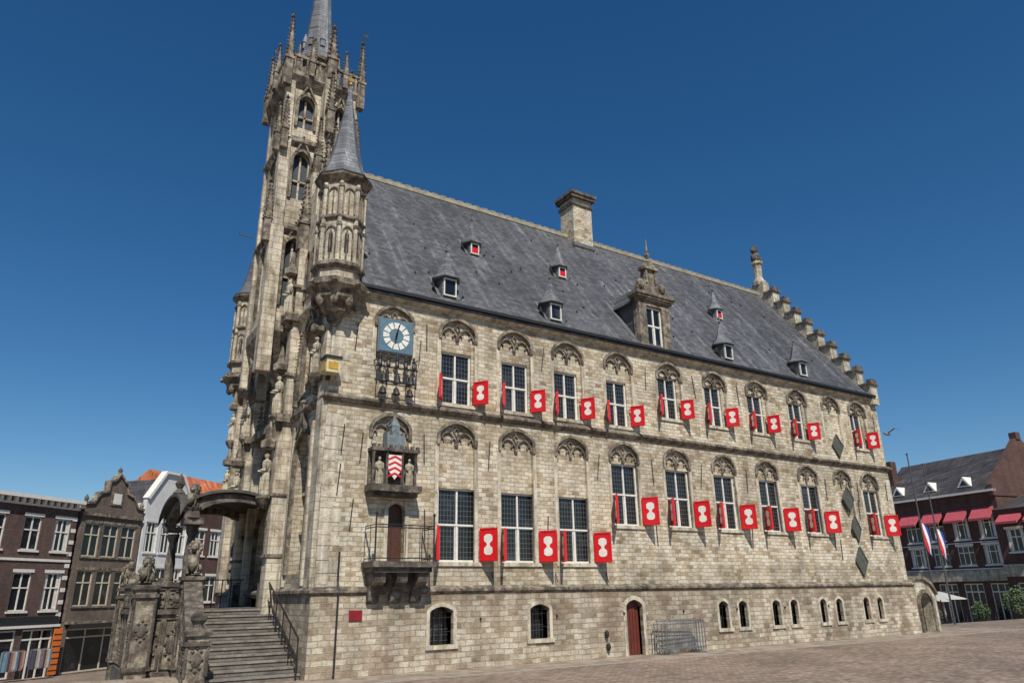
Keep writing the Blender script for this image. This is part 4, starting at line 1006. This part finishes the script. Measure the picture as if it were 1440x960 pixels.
def tree(x,y,h,r):
    E=empty('leafy_tree');z=gz(x,y);m=M();m.tube([(x,y,z),(x+.1,y,z+h*.4),(x,y,z+h*.75)],[.22,.15,.05],7)
    for k in range(5):
        a=k*1.3;m.tube([(x,y,z+h*.35+k*.2),(x+r*.6*cos(a),y+r*.6*sin(a),z+h*.65)],[.08,.03],5)
    m.obj('trunk',BR,E);l=M()
    for k in range(9):
        a=random.uniform(0,6.3);d=random.uniform(0,r*.6);leaves(l,(x+d*cos(a),y+d*sin(a),z+h*.65+random.uniform(-.2,.25)*h),(r*.5,r*.5,r*.4),260,.16)
    l.obj('crown',LEAF,E)
q=FR(-2.5,0,2);tree(q[0],q[1],11,2.6)
def planter(x,y,s=1):
    E=empty('planter_with_shrub');z=gz(x,y);M().box(x-.5,x+.5,y-.5,y+.5,z,z+.6).obj('tub',BK,E,False,.03);l=M();leaves(l,(x,y,z+.6+.6*s),(.75*s,.75*s,.75*s),int(380*s),.1);l.obj('shrub',LEAF,E)
for u,s_ in ((.5,1.2),(4,.7),(8.2,.8),(12.5,1.0),(16,1.6)): q=FR(u,0,4.5);planter(q[0],q[1],s_)
def chairset(x,y):
    E=empty('cafe_table_and_chairs');z=gz(x,y);m=M();m.lathe([(.4,.72),(.4,.75)],(x,y,z),12);m.lathe([(.05,0),(.05,.72)],(x,y,z),6)
    for k in range(3):
        a=k*2.1+x;c_,s_=x+.75*cos(a),y+.75*sin(a);m.box(c_-.2,c_+.2,s_-.2,s_+.2,z+.43,z+.47)
        for i in (-.18,.18):
            for j in (-.18,.18): m.tube([(c_+i,s_+j,z),(c_+i,s_+j,z+.43)],.02,4)
        m.tube([(c_+.2*cos(a+.7),s_+.2*sin(a+.7),z+.45),(c_+.25*cos(a+.7),s_+.25*sin(a+.7),z+.9),(c_+.25*cos(a-.7),s_+.25*sin(a-.7),z+.9),(c_+.2*cos(a-.7),s_+.2*sin(a-.7),z+.45)],.025,4)
    m.obj('furniture',BK,E)
for u in range(1,17,2): q=FR(u,0,7.5+(u%3));chairset(q[0],q[1])
g=M();G=(34.5,2.5,10.6)
g.ell(G,(.28,.09,.09),10,6);g.ell((G[0]-.27,G[1],G[2]+.04),(.09,.07,.07));g.add([(G[0]-.05,G[1],G[2]+.04),(G[0]+.12,G[1],G[2]+.04),(G[0]+.15,G[1]-.45,G[2]+.25),(G[0]+.3,G[1]-.85,G[2]+.12),(G[0]+.0,G[1]-.45,G[2]+.27)],[(0,1,2,3,4)])
g.add([(G[0]-.05,G[1],G[2]+.04),(G[0]+.12,G[1],G[2]+.04),(G[0]+.15,G[1]+.45,G[2]+.25),(G[0]+.3,G[1]+.85,G[2]+.12),(G[0]+.0,G[1]+.45,G[2]+.27)],[(0,1,2,3,4)])
g.add([(G[0]+.2,G[1]-.05,G[2]),(G[0]+.42,G[1]-.08,G[2]),(G[0]+.42,G[1]+.08,G[2]),(G[0]+.2,G[1]+.05,G[2])],[(0,1,2,3)])
g.obj('flying_gull',mat_plain('gull_feathers',(.2,.2,.2),.8))
# light
el=radians(50);sd=Vector((-.33*cos(el),-.944*cos(el),sin(el))).normalized()
w=bpy.data.worlds.new('World');S.world=w;w.use_nodes=True;nt=w.node_tree
bg=nt.nodes['Background'];sk=nt.nodes.new('ShaderNodeTexSky');sk.sky_type='NISHITA';sk.sun_disc=False;sk.sun_elevation=el;sk.sun_rotation=math.atan2(sd.x,sd.y)
sk.air_density=1.0;sk.dust_density=.15;sk.ozone_density=4.0;sk.altitude=0
hs=nt.nodes.new('ShaderNodeHueSaturation');hs.inputs['Saturation'].default_value=1.28;hs.inputs['Value'].default_value=1
nt.links.new(sk.outputs[0],hs.inputs['Color']);nt.links.new(hs.outputs[0],bg.inputs[0]);bg.inputs[1].default_value=.085
ld_=bpy.data.lights.new('sun','SUN');ld_.energy=5;ld_.angle=radians(.53);ld_.color=(1,.94,.85);so=bpy.data.objects.new('sun',ld_);COL.objects.link(so)
so.rotation_euler=sd.to_track_quat('Z','Y').to_euler();so.location=(0,-30,40)
S.view_settings.view_transform='Standard';S.view_settings.look='None';S.view_settings.exposure=0
# camera
yaw,pitch,roll=.9944,.3363,-.0165
f=Vector((cos(pitch)*cos(yaw),cos(pitch)*sin(yaw),sin(pitch)));r_=Vector((sin(yaw),-cos(yaw),0));u_=r_.cross(f)
r2=r_*cos(roll)+u_*sin(roll);u2=-r_*sin(roll)+u_*cos(roll)
cd=bpy.data.cameras.new('camera');cd.sensor_width=36;cd.lens=36*1012.33/1440;cd.clip_end=5000
co=bpy.data.objects.new('camera',cd);COL.objects.link(co)
mm=Matrix(((r2.x,u2.x,-f.x,-6.7826),(r2.y,u2.y,-f.y,-20.6613),(r2.z,u2.z,-f.z,2.1),(0,0,0,1)));co.matrix_world=mm
if ZOOM: cd.lens*=ZOOM[0];cd.shift_x=ZOOM[1]*ZOOM[0];cd.shift_y=ZOOM[2]*ZOOM[0]
S.camera=co
